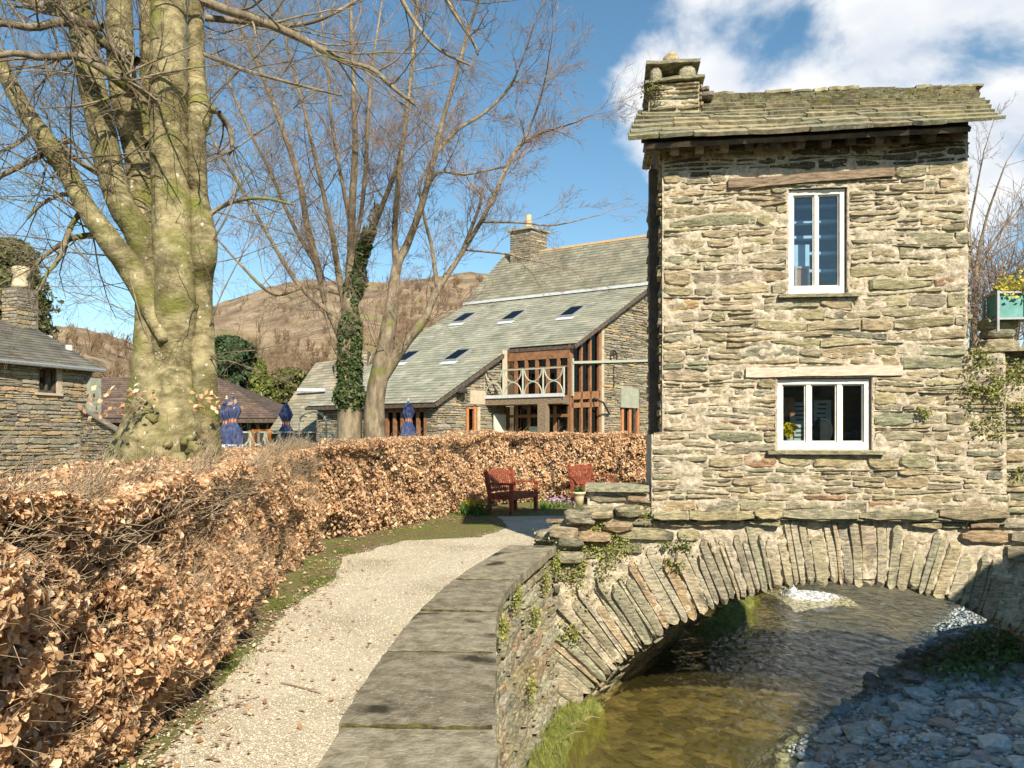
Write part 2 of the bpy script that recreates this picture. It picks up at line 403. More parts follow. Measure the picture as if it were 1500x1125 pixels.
# ------------------------------------------------------------------ rubble walls, slates
def spans(pred, s0, s1, z, step=.03):
    out, a = [], None
    s = s0
    while s <= s1 + 1e-6:
        if pred(s, z):
            if a is None: a = s
        elif a is not None:
            if s - a > .06: out.append((a, s - step))
            a = None
        s += step
    if a is not None and s1 - a > .06: out.append((a, s1))
    return out
def rubble(pred, s0, s1, z0, z1, h=(.06, .15), w=(.14, .5), gap=.012, wob=.03, rnd=R, seed=0.0, step=.03):
    polys = []
    zb = [z0]
    while zb[-1] < z1 - h[0] * .6: zb.append(zb[-1] + rnd.uniform(*h) * (1.25 if rnd.random() < .15 else 1))
    zb[-1] = min(zb[-1], z1)
    Z = lambda i, s: zb[i] + wob * nz(s * 1.7 + seed, i * 5.3 + seed, .5)
    for i in range(len(zb) - 1):
        zc = (zb[i] + zb[i + 1]) / 2; hh = zb[i + 1] - zb[i]
        for sa, sb in spans(pred, s0, s1, zc, step):
            s = sa
            while s < sb - .04:
                wd = rnd.uniform(*w) * (.75 + hh / (h[0] + h[1]))
                if rnd.random() < .12: wd *= 1.6
                e = s + wd
                if e > sb - w[0] * .7: e = sb
                lay = [(0, 1)] if (rnd.random() > .22 or hh < h[0] * 1.3) else [(0, .48), (.52, 1)]
                for f0, f1 in lay:
                    gp = gap * (1 + .9 * nz(s * 1.1 + seed, zc * 1.3, 7)); a, b = s + gp * rnd.uniform(.4, 1.5), e - gp * rnd.uniform(.4, 1.5)
                    if b - a < .03: continue
                    lo = lambda q: Z(i, q) * (1 - f0) + Z(i + 1, q) * f0 + gp * .7
                    hi = lambda q: Z(i, q) * (1 - f1) + Z(i + 1, q) * f1 - gp * .7
                    c = [rnd.uniform(.0, .36) for _ in range(4)]
                    pts = []
                    for k, t in enumerate((.0, .22, .55, .82, 1.)):
                        q = a + (b - a) * t; l, u_ = lo(q), hi(q)
                        k0 = c[0] if k == 0 else (c[1] if k == 4 else rnd.uniform(0, .09))
                        pts.append((q + rnd.uniform(-.006, .006), l + (u_ - l) * k0))
                    for k, t in enumerate((1., .78, .5, .2, .0)):
                        q = a + (b - a) * t; l, u_ = lo(q), hi(q)
                        k0 = c[2] if k == 0 else (c[3] if k == 4 else rnd.uniform(0, .09))
                        pts.append((q + rnd.uniform(-.006, .006), u_ - (u_ - l) * k0))
                    polys.append(pts)
                s = e
    return polys
def stone_geo(poly, f, proud, rnd=R, back=-.05):
    n = len(poly)
    cx = sum(p[0] for p in poly) / n; cz = sum(p[1] for p in poly) / n
    tx, tz = rnd.uniform(-.10, .10), rnd.uniform(-.12, .12)
    V = [f(p[0], back, p[1]) for p in poly]
    V += [f(p[0], proud - .007 + rnd.uniform(-.006, .003), p[1]) for p in poly]
    for p in poly:
        x, z = cx + (p[0] - cx) * .92, cz + (p[1] - cz) * .84
        V.append(f(x, proud + tx * (x - cx) + tz * (z - cz) + rnd.uniform(-.006, .006), z))
    V.append(f(cx, proud + rnd.uniform(-.002, .008), cz))
    Fc = []
    for k in range(n):
        j = (k + 1) % n
        Fc.append([k, j, n + j, n + k]); Fc.append([n + k, n + j, 2 * n + j, 2 * n + k]); Fc.append([2 * n + k, 2 * n + j, 3 * n])
    return V, Fc
PAL_HOUSE = [(.335, .295, .18), (.29, .275, .18), (.385, .32, .195), (.42, .35, .22), (.34, .30, .21), (.265, .26, .185), (.46, .315, .15), (.40, .34, .225), (.365, .315, .205), (.38, .25, .15)]
PAL_W = [6, 6, 5, 4, 5, 5, .7, 5, 5, .5]
PAL_CAFE = [(.34, .30, .225), (.26, .24, .19), (.40, .345, .25), (.22, .205, .17), (.44, .34, .20), (.36, .33, .27), (.30, .28, .22)]
def pick(pal, w=None, j=.12, rnd=R):
    c = rnd.choices(pal, weights=w)[0]; k = 1 + rnd.uniform(-j, j)
    return tuple(max(0, x * k * (1 + rnd.uniform(-.04, .04))) for x in c)
def lay_stones(polys, f, parent, mat, proud=(.0, .025), pal=PAL_HOUSE, w=PAL_W, limit=300, name='stone', tintf=None, back=-.05):
    def area(p): return (max(q[0] for q in p) - min(q[0] for q in p)) * (max(q[1] for q in p) - min(q[1] for q in p))
    polys = sorted(polys, key=area, reverse=True)
    rest = MB()
    for i, p in enumerate(polys):
        V, Fc = stone_geo(p, f, R.uniform(*proud), back=back)
        c = pick(pal, w)
        if tintf: c = tintf(p, c)
        if i < limit:
            mesh_obj(name, V, Fc, mat, parent, [c] * len(V))
        else: rest.add(V, Fc, c)
    if rest.v:
        o = rest.build('small_stones' if limit else 'stonework', mat, parent); o['kind'] = 'stuff'
def mortar_sheet(name, pred, s0, s1, z0, z1, f, mat, parent, step=.03, amp=.016, d0=.0, seed=0.0):
    ns, nzv = int(round((s1 - s0) / step)), int(round((z1 - z0) / step))
    idx, V, Fc = {}, [], []
    def vid(i, j):
        if (i, j) not in idx:
            s, z = s0 + i * step, z0 + j * step
            d = d0 + amp * (nz(s * 9 + seed, z * 14, 1) + .7 * nz(s * 25 + seed, z * 32, 4)) + amp * 1.1 * nz(s * 2.0 + seed, z * 2.3, 9)
            idx[(i, j)] = len(V); V.append(f(s, d, z))
        return idx[(i, j)]
    for i in range(ns):
        for j in range(nzv):
            if pred(s0 + (i + .5) * step, z0 + (j + .5) * step):
                Fc.append([vid(i, j), vid(i + 1, j), vid(i + 1, j + 1), vid(i, j + 1)])
    return mesh_obj(name, V, Fc, mat, parent, None, True)
def slate_piece(o, ax, ay, az, x0, x1, y0, y1, t, rnd=R, jag=.02, lift=.02):
    # a slab lying on a slope: o origin, ax along the course, ay up the slope, az the slope's normal
    n = 4; V, Fc = [], []
    lo = [y0 + rnd.uniform(-jag, jag) for _ in range(n + 1)]
    lo[0] += jag * rnd.uniform(0, 1.5); lo[-1] += jag * rnd.uniform(0, 1.5)
    tl = rnd.uniform(-.006, .006)
    for k in range(n + 1):
        x = x0 + (x1 - x0) * k / n
        for y, zt in ((lo[k], lift), (y1, 0.0)):
            for tt in (0, t):
                V.append(o + ax * x + ay * y + az * (zt + tt + tl * (k / n - .5)))
    for k in range(n):
        a, b = k * 4, (k + 1) * 4
        Fc += [[a + 1, b + 1, b + 3, a + 3], [a, b, b + 1, a + 1], [b, a, a + 2, b + 2], [a + 2, a + 3, b + 3, b + 2]]
    Fc += [[0, 1, 3, 2], [n * 4, n * 4 + 2, n * 4 + 3, n * 4 + 1]]
    return V, Fc
# ================================================================== THE SETTING
WATER = -1.6
COP_R = [(-.13, -2.0), (-.10, 1.0), (-.08, 2.9), (-.11, 4.64), (-.11, 5.87), (.02, 6.9), (.16, 7.57), (.50, 9.10)]
COP_L = [(-.80, -2.0), (-.76, 1.0), (-.74, 2.85), (-.73, 4.64), (-.64, 5.87), (-.50, 6.9), (-.38, 7.57), (-.02, 9.16)]
BSK = Vector((.5, .866, 0)).normalized()           # the way the stream comes through the arch
chan = [(-.30, -8)] + [((a[0] + b[0]) / 2, a[1]) for a, b in zip(COP_L, COP_R)] + [(.75, 9.25), (2.7, 12.6), (3.7, 14.2), (4.6, 16.5), (7.5, 21), (10, 25),
        (15, 25), (11.2, 17), (9.6, 13), (8.3, 9.6), (7.6, 6.4), (6.9, 4.6), (5.1, 1.3), (2.5, -3.6), (2.2, -8)]
def ground():
    outer = [(-2500, -600), (2500, -600), (2500, 3000), (-2500, 3000)]
    loops = [[Vector((x, y, 0)) for x, y in outer], [Vector((x, y, 0)) for x, y in reversed(chan)]]
    flat = [p for l in loops for p in l]
    tris = tessellate_polygon(loops)
    Fc = []
    for t in tris:
        a, b, c = (flat[i] for i in t)
        Fc.append(list(t) if (b - a).cross(c - a).z > 0 else list(t)[::-1])
    return tag(mesh_obj('ground', flat, Fc, M['soil']), kind='structure')
ground()
def ngon(name, pts, z, mat, kind='structure', jag=0.0, sub=.15):
    out = []
    n = len(pts)
    for i in range(n):
        a, b = Vector((*pts[i], 0)), Vector((*pts[(i + 1) % n], 0)); k = max(1, int((b - a).length / sub))
        d = (b - a).normalized(); nn = Vector((-d.y, d.x, 0))
        for j in range(k):
            p = a + (b - a) * j / k
            out.append(p + nn * (jag * (nz(p.x * 2.1, p.y * 2.1) + .6 * nz(p.x * 6, p.y * 6)) if jag else 0) + Vector((0, 0, z)))
    tr = tessellate_polygon([out]); Fc = []
    for t in tr:
        a, b, c = (out[i] for i in t)
        Fc.append(list(t) if (b - a).cross(c - a).z > 0 else list(t)[::-1])
    return tag(mesh_obj(name, out, Fc, mat), kind=kind)
PATH = [(-1.35, -2), (-1.55, 2.5), (-1.75, 3.9), (-1.95, 5.4), (-2.12, 7.3), (-2.05, 9.4), (-2.3, 10.7), (-1.7, 12.4), (-.5, 12.9), (-.05, 14.3), (-.3, 16.2), (3.6, 16.6), (3.4, 12.2), (1.4, 10.6), (.3, 9.6)] + [(x + .06, y) for x, y in reversed(COP_L)]
ngon('gravel_path', PATH, .006, M['gravel'], jag=.09)
bed = mesh_obj('stream_bed', [(-1, -9, WATER - .32), (16, -9, WATER - .32), (16, 26, WATER - .32), (-1, 26, WATER - .32)], [[0, 1, 2, 3]], M['bed'])
tag(bed, kind='structure')
def water():
    nx, ny = 150, 300
    xs = np.linspace(-.6, 15.5, nx); ys = np.linspace(-8, 25.5, ny)
    V = [(x, y, WATER + .012 * nz(x * 2.4, y * 1.6) + .007 * nz(x * 6.5 + 3, y * 5)) for y in ys for x in xs]
    Fc = [[j * nx + i, j * nx + i + 1, (j + 1) * nx + i + 1, (j + 1) * nx + i] for j in range(ny - 1) for i in range(nx - 1)]
    tag(mesh_obj('stream_water', V, Fc, M['water'], smooth=True), kind='structure')
water()

# ------------------------------------------------------------------ hills
def hill(name, prof, R0, R1, R2, seed, base=0.0):
    us = np.linspace(prof[0][0], prof[-1][0], 160); rs = np.concatenate([np.linspace(R0, R1, 46), np.linspace(R1, R2, 10)[1:]])
    V = []
    for r in rs:
        for u in us:
            v = np.interp(u, [p[0] for p in prof], [p[1] for p in prof])
            hz = (HZ - v) / F * R1
            t = (r - R0) / (R1 - R0) if r < R1 else 1 - .35 * (r - R1) / (R2 - R1)
            t = max(0, t)
            x = (u - CX) / F * r
            z = base + EYE * t + hz * (t ** 1.25) + t * (1 - t) * 60 * nz(x * .012 + seed, r * .012) + (3.5 * t) * nz(x * .05 + seed, r * .05) + 1.2 * t * nz(x * .2, r * .2 + seed)
            V.append((x, r, z))
    n = len(us)
    Fc = [[j * n + i, j * n + i + 1, (j + 1) * n + i + 1, (j + 1) * n + i] for j in range(len(rs) - 1) for i in range(n - 1)]
    return tag(mesh_obj(name, V, Fc, M['hill'], smooth=True), kind='structure')
hill('hill', [(-900, 560), (-400, 490), (-100, 470), (60, 476), (130, 482), (200, 508), (260, 528), (300, 545), (420, 600), (520, 636)], 120, 420, 620, 3.0)
hill('hill', [(60, 630), (180, 560), (240, 500), (300, 452), (360, 432), (420, 414), (470, 409), (560, 415), (640, 405), (690, 399), (720, 401), (800, 420), (950, 470), (1200, 520), (1600, 560), (2100, 590)], 160, 800, 1200, 8.0)

# ================================================================== BRIDGE HOUSE AND BRIDGE
TH = rad(6.8)
E1 = Vector((math.cos(TH), -math.sin(TH), 0)); E2 = Vector((math.sin(TH), math.cos(TH), 0)); EZ = Vector((0, 0, 1))
H0 = Vector(((970 - CX) / F * 9.0, 9.0, 0))
def hs(u, v, off=0.0):                             # photo pixel -> (s, z) on the plane of the front wall
    d = Vector(((u - CX) / F, 1, -(v - HZ) / F)); o = Vector((0, 0, EYE)); q = H0 + E2 * off
    t = (q - o).dot(E2) / d.dot(E2); p = o + d * t
    return (p - q).dot(E1), p.z
def hw(s, off, z):                                 # house coordinates -> world
    return H0 + E1 * s + E2 * off + EZ * z
def fw(s, d, z): return hw(s, -d, z)               # front wall, d outwards
house = empty('bridge_house', hw(2, 1.3, .75), 'tiny two storey rubble stone house standing on the arched bridge', 'house')
S_R = hs(1418, 300)[0]; S_R2 = hs(1478, 690)[0]; S_L2 = hs(955, 700)[0]
Z_LEDGE = hs(1200, 762)[1]; Z_TOP = hs(1200, 205)[1]; Z_STEP = hs(1450, 515)[1]; Z_PL = hs(960, 636)[1]
def rect(u0, v0, u1, v1):
    a, b = hs(u0, v1), hs(u1, v0)
    return [a[0], a[1], b[0], b[1]]
UW = rect(1154, 273, 1241, 431); LW = rect(1138, 553, 1277, 659)
UL = rect(1066, 248, 1308, 273); LL = rect(1092, 536, 1321, 552)
def inr(r, s, z, m=0.0): return r[0] - m < s < r[2] + m and r[1] - m < z < r[3] + m
def pred_front(s, z):
    if z < Z_LEDGE + .0 or z > Z_TOP: return False
    if inr(UW, s, z) or inr(LW, s, z): return False
    lo = S_L2 if z < Z_PL else 0.0
    hi = S_R2 - .02 * z if z < Z_STEP else S_R + .02 * nz(z * 3)
    return lo < s < hi
def pred_front_st(s, z): return pred_front(s, z) and not inr(UL, s, z, .01) and not inr(LL, s, z, .01)
wall = mortar_sheet('wall', pred_front, -.2, S_R2 + .1, Z_LEDGE, Z_TOP + .05, fw, M['mortar'], house, .020, .022, .003)
def darken_top(p, c):                                    # most stones just under the eaves are coloured darker
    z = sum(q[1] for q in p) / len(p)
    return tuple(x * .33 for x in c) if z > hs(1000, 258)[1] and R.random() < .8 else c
polys = rubble(pred_front_st, -.2, S_R2, Z_LEDGE - .01, Z_TOP, (.045, .145), (.13, .50), .011, .06, seed=1.0)
def clear(p):
    out = []
    for a, b_ in p:
        for r in (UW, LW):
            if inr(r, a, b_, .012):
                k = min(((a - r[0] + .012), 'l'), ((r[2] + .012 - a), 'r'), ((b_ - r[1] + .012), 'b'), ((r[3] + .012 - b_), 't'))[1]
                if k == 'l': a = r[0] - .012
                elif k == 'r': a = r[2] + .012
                elif k == 'b': b_ = r[1] - .012
                else: b_ = r[3] + .012
        out.append((a, b_))
    return out
polys = [clear(p) for p in polys]
lay_stones(polys, fw, wall, M['stone'], (.004, .024), tintf=darken_top)
# shaded side walls, rear wall and floors
HD = 2.6
def fl(s, d, z): return hw(-d, s, z)               # left wall, s runs back
side = mortar_sheet('side_wall', lambda s, z: True, 0, HD, Z_LEDGE - .1, Z_TOP + .2, fl, M['mortar'], house, .06, .016)
lay_stones(rubble(lambda s, z: True, 0.01, HD, Z_LEDGE - .1, Z_TOP, (.06, .14), (.16, .5), .012, .03, seed=4.0), fl, side, M['stone'], (.005, .05), limit=0)
def frr(s, d, z): return hw(S_R + d, s, z)
side2 = mortar_sheet('side_wall', lambda s, z: True, 0, HD, Z_LEDGE - .1, Z_TOP + .2, frr, M['mortar'], house, .06, .016)
lay_stones(rubble(lambda s, z: True, 0.01, HD, Z_LEDGE - .1, Z_TOP, (.06, .14), (.16, .5), .012, .03, seed=9.0), frr, side2, M['stone'], (.005, .05), limit=0)
b = MB(); b.box(hw(S_R / 2, HD - .12, (Z_LEDGE + Z_TOP) / 2), (S_R / 2 - .02, .12, (Z_TOP - Z_LEDGE) / 2 + .1), (E1, E2, EZ)); b.build('rear_wall', M['mortar'], house)
b = MB(); b.box(hw(S_L2 / 2, .6, (Z_LEDGE + Z_PL) / 2), (-S_L2 / 2 + .004, .58, (Z_PL - Z_LEDGE) / 2), (E1, E2, EZ)); b.build('plinth', M['mortar'], house)
b = MB(); b.box(hw((S_R + S_R2) / 2 + .03, 1.1, (Z_LEDGE + Z_STEP) / 2 - .02), ((S_R2 - S_R) / 2 - .05, 1.07, (Z_STEP - Z_LEDGE) / 2 - .03), (E1, E2, EZ)); b.build('stair_block', M['mortar'], house)
Z_FL = (UW[1] + LW[3]) / 2
b = MB()
for z in (Z_LEDGE + .05, Z_FL): b.box(hw(S_R / 2, 1.25, z), (S_R / 2 - .05, 1.1, .05), (E1, E2, EZ))
b.build('floor', M['darkwood'], house)
# inner lining so that the rooms are dark and plastered
b = MB()
for r in (UW, LW):
    z0, z1 = (Z_FL + .05, Z_TOP) if r is UW else (Z_LEDGE + .1, Z_FL - .05)
    b.quad(hw(.1, HD - .3, z0), hw(S_R - .1, HD - .3, z0), hw(S_R - .1, HD - .3, z1), hw(.1, HD - .3, z1))
    b.quad(hw(.1, .22, z0), hw(.1, HD - .3, z0), hw(.1, HD - .3, z1), hw(.1, .22, z1))
    b.quad(hw(S_R - .1, HD - .3, z0), hw(S_R - .1, .22, z0), hw(S_R - .1, .22, z1), hw(S_R - .1, HD - .3, z1))
    # front lining round the opening
    for a0, b0, a1, b1 in ((.1, z0, r[0], z1), (r[2], z0, S_R - .1, z1), (r[0], z0, r[2], r[1]), (r[0], r[3], r[2], z1)):
        b.quad(hw(a0, .22, b0), hw(a1, .22, b0), hw(a1, .22, b1), hw(a0, .22, b1))
b.quad(hw(.1, .22, Z_TOP), hw(S_R - .1, .22, Z_TOP), hw(S_R - .1, HD - .3, Z_TOP), hw(.1, HD - .3, Z_TOP))
b.build('room_lining', M['room'], house)
# reveals
def window(r, bars, name='window', depth=.09):
    w = MB(); g = .012
    for (a, c) in ((r[0], r[0] - .02), (r[2], r[2] + .02)):
        w.hexa([hw(a, -.005, r[1]), hw(c, -.005, r[1]), hw(c, -.005, r[3]), hw(a, -.005, r[3])], [hw(a, .24, r[1]), hw(c, .24, r[1]), hw(c, .24, r[3]), hw(a, .24, r[3])])
    for (a, c) in ((r[1], r[1] - .02), (r[3], r[3] + .02)):
        w.hexa([hw(r[0], 0, a), hw(r[2], 0, a), hw(r[2], 0, c), hw(r[0], 0, c)], [hw(r[0], .24, a), hw(r[2], .24, a), hw(r[2], .24, c), hw(r[0], .24, c)])
    w.build('reveal', M['mortar'], house)
    fr = MB(); t = .055
    def bb(s0, z0, s1, z1, d0, d1): fr.box(hw((s0 + s1) / 2, (d0 + d1) / 2, (z0 + z1) / 2), ((s1 - s0) / 2, abs(d1 - d0) / 2, (z1 - z0) / 2), (E1, E2, EZ))
    x0, z0, x1, z1 = r[0] + g, r[1] + .004, r[2] - g, r[3] - g
    bb(x0, z0, x0 + t, z1, depth - .05, depth + .03); bb(x1 - t, z0, x1, z1, depth - .05, depth + .03)
    bb(x0 + t, z0, x1 - t, z0 + t * 1.5, depth - .055, depth + .03); bb(x0 + t, z1 - t, x1 - t, z1, depth - .048, depth + .03)
    for k, wd in bars:
        q = x0 + (x1 - x0) * k; bb(q - wd / 2, z0 + t * 1.5, q + wd / 2, z1 - t, depth - .04, depth + .028)
    fo = fr.build(name, M['white'], house)
    # opening casements: thin inner sashes
    xs = [x0 + t] + [v for k, wd in bars for v in (x0 + (x1 - x0) * k - wd / 2, x0 + (x1 - x0) * k + wd / 2)] + [x1 - t]
    for i in range(0, len(xs), 2):
        a, c = xs[i], xs[i + 1]; z_lo, z_hi = z0 + t * 1.5, z1 - t
        sa = MB(); q = .016
        for (s0, b0, s1, b1) in ((a, z_lo, a + q, z_hi), (c - q, z_lo, c, z_hi), (a + q, z_lo, c - q, z_lo + q), (a + q, z_hi - q, c - q, z_hi)):
            sa.box(hw((s0 + s1) / 2, depth - .008, (b0 + b1) / 2), ((s1 - s0) / 2, .014, (b1 - b0) / 2), (E1, E2, EZ))
        sa.build('sash', M['white'], fo)
        pm = MB(); pm.box(hw((a + c) / 2, depth, (z_lo + z_hi) / 2), ((c - a) / 2 - .004, .003, (z_hi - z_lo) / 2 - .004), (E1, E2, EZ)); pm.build('pane', M['glass'], fo)
    sm = MB()
    V, Fc = slate_piece(hw(r[0], 0, r[1]), E1, E2, EZ, -.11, r[2] - r[0] + .12, -.085, .10, .035, jag=.008, lift=-.012)
    sm.add([Vector(p) - EZ * .036 for p in V], Fc, (.30, .28, .19)); sm.build('sill', M['stone'], fo)
    return fo
window(UW, [(.5, .035)])
window(LW, [(.345, .05), (.68, .05)])
def beam(name, r, mat, d=.03, tilt=0.0):
    n = 14; m = MB(); V, Fc = [], []
    for k in range(n + 1):
        s = r[0] + (r[2] - r[0]) * k / n
        for z, dd in ((r[1], d), (r[3], d), (r[3], -.12), (r[1], -.12)):
            V.append(hw(s, -dd + .008 * nz(s * 3, z * 5), z + tilt * (k / n - .5) + .014 * nz(s * 2.2 + 7, z * 3)))
    for k in range(n):
        for j in range(4): Fc.append([k * 4 + j, (k + 1) * 4 + j, (k + 1) * 4 + (j + 1) % 4, k * 4 + (j + 1) % 4])
    Fc += [[3, 2, 1, 0], [n * 4, n * 4 + 1, n * 4 + 2, n * 4 + 3]]
    m.add(V, Fc); return m.build(name, mat, house)
beam('lintel', [UL[0], UL[1] + .005, UL[2], UL[3] - .02], M['oldwood'], .05, .06)
beam('lintel', LL, M['palewood'], .035, .012)
# rooms: what shows behind the panes
b = MB(); zc = UW[1]; hgt = UW[3] - UW[1]
for k in (.10, .27, .44, .60, .75, .90):
    b.box(hw((UW[0] + UW[2]) / 2 + .10, .36, zc + hgt * k), (.40, .05, .016), (E1, E2, EZ))
tag(b.build('shelves', M['paleblue']), 'pale blue shelves seen through the upper window', 'shelves')
b = MB(); b.box(hw(UW[0] + .22, .29, zc + .32), (.085, .006, .30), (E1, E2, EZ)); tag(b.build('poster_board', M['paleblue']), 'light blue board leaning behind the upper window', 'board')
pf = empty('picture_frame', hw(UW[0] + .17, .36, zc + .05), 'small wooden framed picture on the upper window ledge', 'picture')
b = MB()
for (x0, z0, x1, z1) in ((.10, .0, .125, .30), (.235, .0, .26, .30), (.125, .0, .235, .025), (.125, .275, .235, .30)):
    b.box(hw(UW[0] + (x0 + x1) / 2 + .03, .24, zc + .06 + (z0 + z1) / 2), ((x1 - x0) / 2, .012, (z1 - z0) / 2), (E1, E2, EZ))
b.build('frame', M['palewood'], pf)
b = MB(); b.box(hw(UW[0] + .21, .245, zc + .21), (.054, .004, .125), (E1, E2, EZ)); b.build('picture', M['orangeframe'], pf)
def board(s, off, z, w, h, label):
    e = empty('display_board', hw(s, off, z - h), label, 'board')
    m = MB(); m.box(hw(s, off, z), (w, .01, h), (E1, E2, EZ)); m.build('panel', M['panel'], e)
    m = MB()
    for k in range(9):
        if k == 4: continue
        m.box(hw(s + R.uniform(-.02, .02), off - .012, z + h * (.8 - k * .2)), (w * R.uniform(.4, .75), .002, h * .035), (E1, E2, EZ))
    m.build('print', M['ink'], e)
zl = LW[1]
board(LW[0] + .40, .58, zl + .30, .13, .26, 'pale printed display board at left behind the lower window')
board(LW[0] + .66, .64, zl + .32, .10, .27, 'pale printed display board in the middle behind the lower window')
b = MB()
for k in range(6): b.box(hw(LW[0] + .17 + k * .022, .42, zl + .50), (.008, .01, .12 - .01 * (k % 3)), (E1, E2, EZ))
tag(b.build('hanging_prints', M['orangeframe']), 'row of narrow brown and cream prints behind the lower window', 'prints')
b = MB(); b.box(hw(LW[0] + .52, .36, zl + .06), (.45, .10, .03), (E1, E2, EZ)); tag(b.build('window_shelf', M['darkwood']), 'dark shelf inside the lower window', 'shelf')
def wheel_thing():
    m = MB(); c = hw(LW[0] + .60, .42, zl + .22)
    pts = [c + E1 * (.10 * math.cos(a)) + EZ * (.13 * math.sin(a)) for a in np.linspace(0, 2 * math.pi, 17)]
    m.tube(pts, .022, 6, cap=False); m.box(c, (.085, .015, .115), (E1, E2, EZ)); m.bar(c - EZ * .16, c - EZ * .10, .05)
    tag(m.build('round_mirror', M['dark']), 'dark oval mirror on a stand inside the lower window', 'mirror')
wheel_thing()
b = MB(); b.box(hw(LW[2] - .14, .42, zl + .16), (.085, .06, .05), (E1, E2, EZ)); b.tube([hw(LW[2] - .14, .35, zl + .16), hw(LW[2] - .14, .33, zl + .16)], .03, 10)
tag(b.build('small_camera_box', M['dark']), 'small black box with a round front at the right of the lower window', 'box')
dv = empty('daffodil_vase', hw(LW[0] + .20, .27, zl + .06), 'bunch of yellow daffodils in a pale pot behind the lower left pane', 'flowers')
b = MB(); b.lathe(hw(LW[0] + .20, .27, zl + .065), [(.035, 0), (.045, .05), (.042, .10)], 12); b.build('vase', M['pot'], dv)
n = 60; pos = np.array([hw(LW[0] + .20 + R.gauss(0, .045), .26 + R.gauss(0, .03), zl + .23 + R.gauss(0, .04)) for _ in range(n)])
scatter('petals', LEAF_T, LEAF_F, pos, rots(n), NP.uniform(.05, .075, n), np.tile((.85, .62, .01), (n, 1)), M['petal'], dv)
# dark strip standing in for shade on the side wall, wall plate, rafters
b = MB(); b.bar(hw(-.05, .35, Z_PL), hw(-.05, .35, Z_TOP - .15), .10, .16); b.build('shade_strip', M['darkwood'], house)
ZE = hs(940, 212, -.36)[1]; ZE_R = hs(1460, 184, -.36)[1]
S_E0, S_E1 = hs(921, 212, -.36)[0], hs(1470, 184, -.36)[0]
tl = (ZE_R - ZE) / (S_E1 - S_E0)                   # the old roof rises a little to the right
def zt(s): return tl * (s - S_E0)
OFF0, OFF1 = -.36, HD / 2
ZR = hs(1030, 142, OFF1)[1] - zt(hs(1030, 142, OFF1)[0]) + .0
pitch = math.atan2(ZR - ZE, OFF1 - OFF0)
AX = (E1 + EZ * tl).normalized(); AY = (E2 * math.cos(pitch) + EZ * math.sin(pitch)).normalized(); AZ = AX.cross(AY).normalized()
slope_len = math.hypot(ZR - ZE, OFF1 - OFF0)
ro = hw(S_E0, OFF0, ZE)
L_EAVE = S_E1 - S_E0
roof = empty('roof', (0, 0, 0)); roof.parent = house; roof.location = (0, 0, 0)
b = MB()
b.hexa([ro + AX * .15 + AY * .34 - AZ * .08, ro + AX * (L_EAVE - .25) + AY * .34 - AZ * .08, ro + AX * (L_EAVE - .25) + AY * slope_len - AZ * .25, ro + AX * .45 + AY * slope_len - AZ * .10],
       [ro + AX * .15 + AY * .34 - AZ * .02, ro + AX * (L_EAVE - .25) + AY * .34 - AZ * .02, ro + AX * (L_EAVE - .25) + AY * slope_len - AZ * .17, ro + AX * .45 + AY * slope_len - AZ * .02])
AYb = (-E2 * math.cos(pitch) + EZ * math.sin(pitch)).normalized(); AZb = -(AX.cross(AYb)).normalized()
rb = ro + E2 * (2 * (OFF1 - OFF0))
b.hexa([rb + AX * .45 - AZb * .10, rb + AX * (L_EAVE - .25) - AZb * .10, rb + AX * (L_EAVE - .25) + AYb * slope_len - AZb * .25, rb + AX * .45 + AYb * slope_len - AZb * .10],
       [rb + AX * .45 - AZb * .02, rb + AX * (L_EAVE - .25) - AZb * .02, rb + AX * (L_EAVE - .25) + AYb * slope_len - AZb * .17, rb + AX * .45 + AYb * slope_len - AZb * .02])
for s_ in (0.02, S_R - .14):                       # gable triangles close the loft
    b.hexa([hw(s_, .0, Z_TOP), hw(s_, HD, Z_TOP), hw(s_, HD / 2, ZR + zt(s_) - .30), hw(s_, HD / 2 - .01, ZR + zt(s_) - .30)], [hw(s_ + .12, .0, Z_TOP), hw(s_ + .12, HD, Z_TOP), hw(s_ + .12, HD / 2, ZR + zt(s_) - .30), hw(s_ + .12, HD / 2 - .01, ZR + zt(s_) - .30)])
b.build('roof_deck', M['darkwood'], roof)
PAL_SL = [(.245, .22, .15), (.285, .255, .17), (.215, .20, .145), (.32, .28, .19), (.265, .245, .18), (.24, .215, .135)]
y = 0.0; row = 0
while y < slope_len - .03:
    ex = .215 - .12 * y / slope_len + R.uniform(-.012, .012)
    x = R.uniform(-.03, .03) + (.02 if row % 2 else -.01) + .30 * y / slope_len
    end = L_EAVE + .40 * y / slope_len + R.uniform(-.04, .03)
    while x < end - .05:
        w_ = R.uniform(.28, .62) * (1.15 - .5 * y / slope_len)
        x1 = x + w_
        if x1 > end - .15: x1 = end
        V, Fc = slate_piece(ro, AX, AY, AZ, x + .004, x1 - .004, y + R.uniform(-.015, .015), min(y + ex * 2.0, slope_len + .02), R.uniform(.034, .054), jag=.016, lift=.05)
        sag = [Vector(p) + EZ * (.022 * nz((Vector(p) - ro).dot(AX) * .9, y * 2) - .13 * ((Vector(p) - ro).dot(AY) / slope_len) * ((Vector(p) - ro).dot(AX) / L_EAVE)) for p in V]
        mesh_obj('slate', sag, Fc, M['slate'], roof, [pick(PAL_SL)] * len(V))
        x = x1
    y += ex; row += 1
x = .62
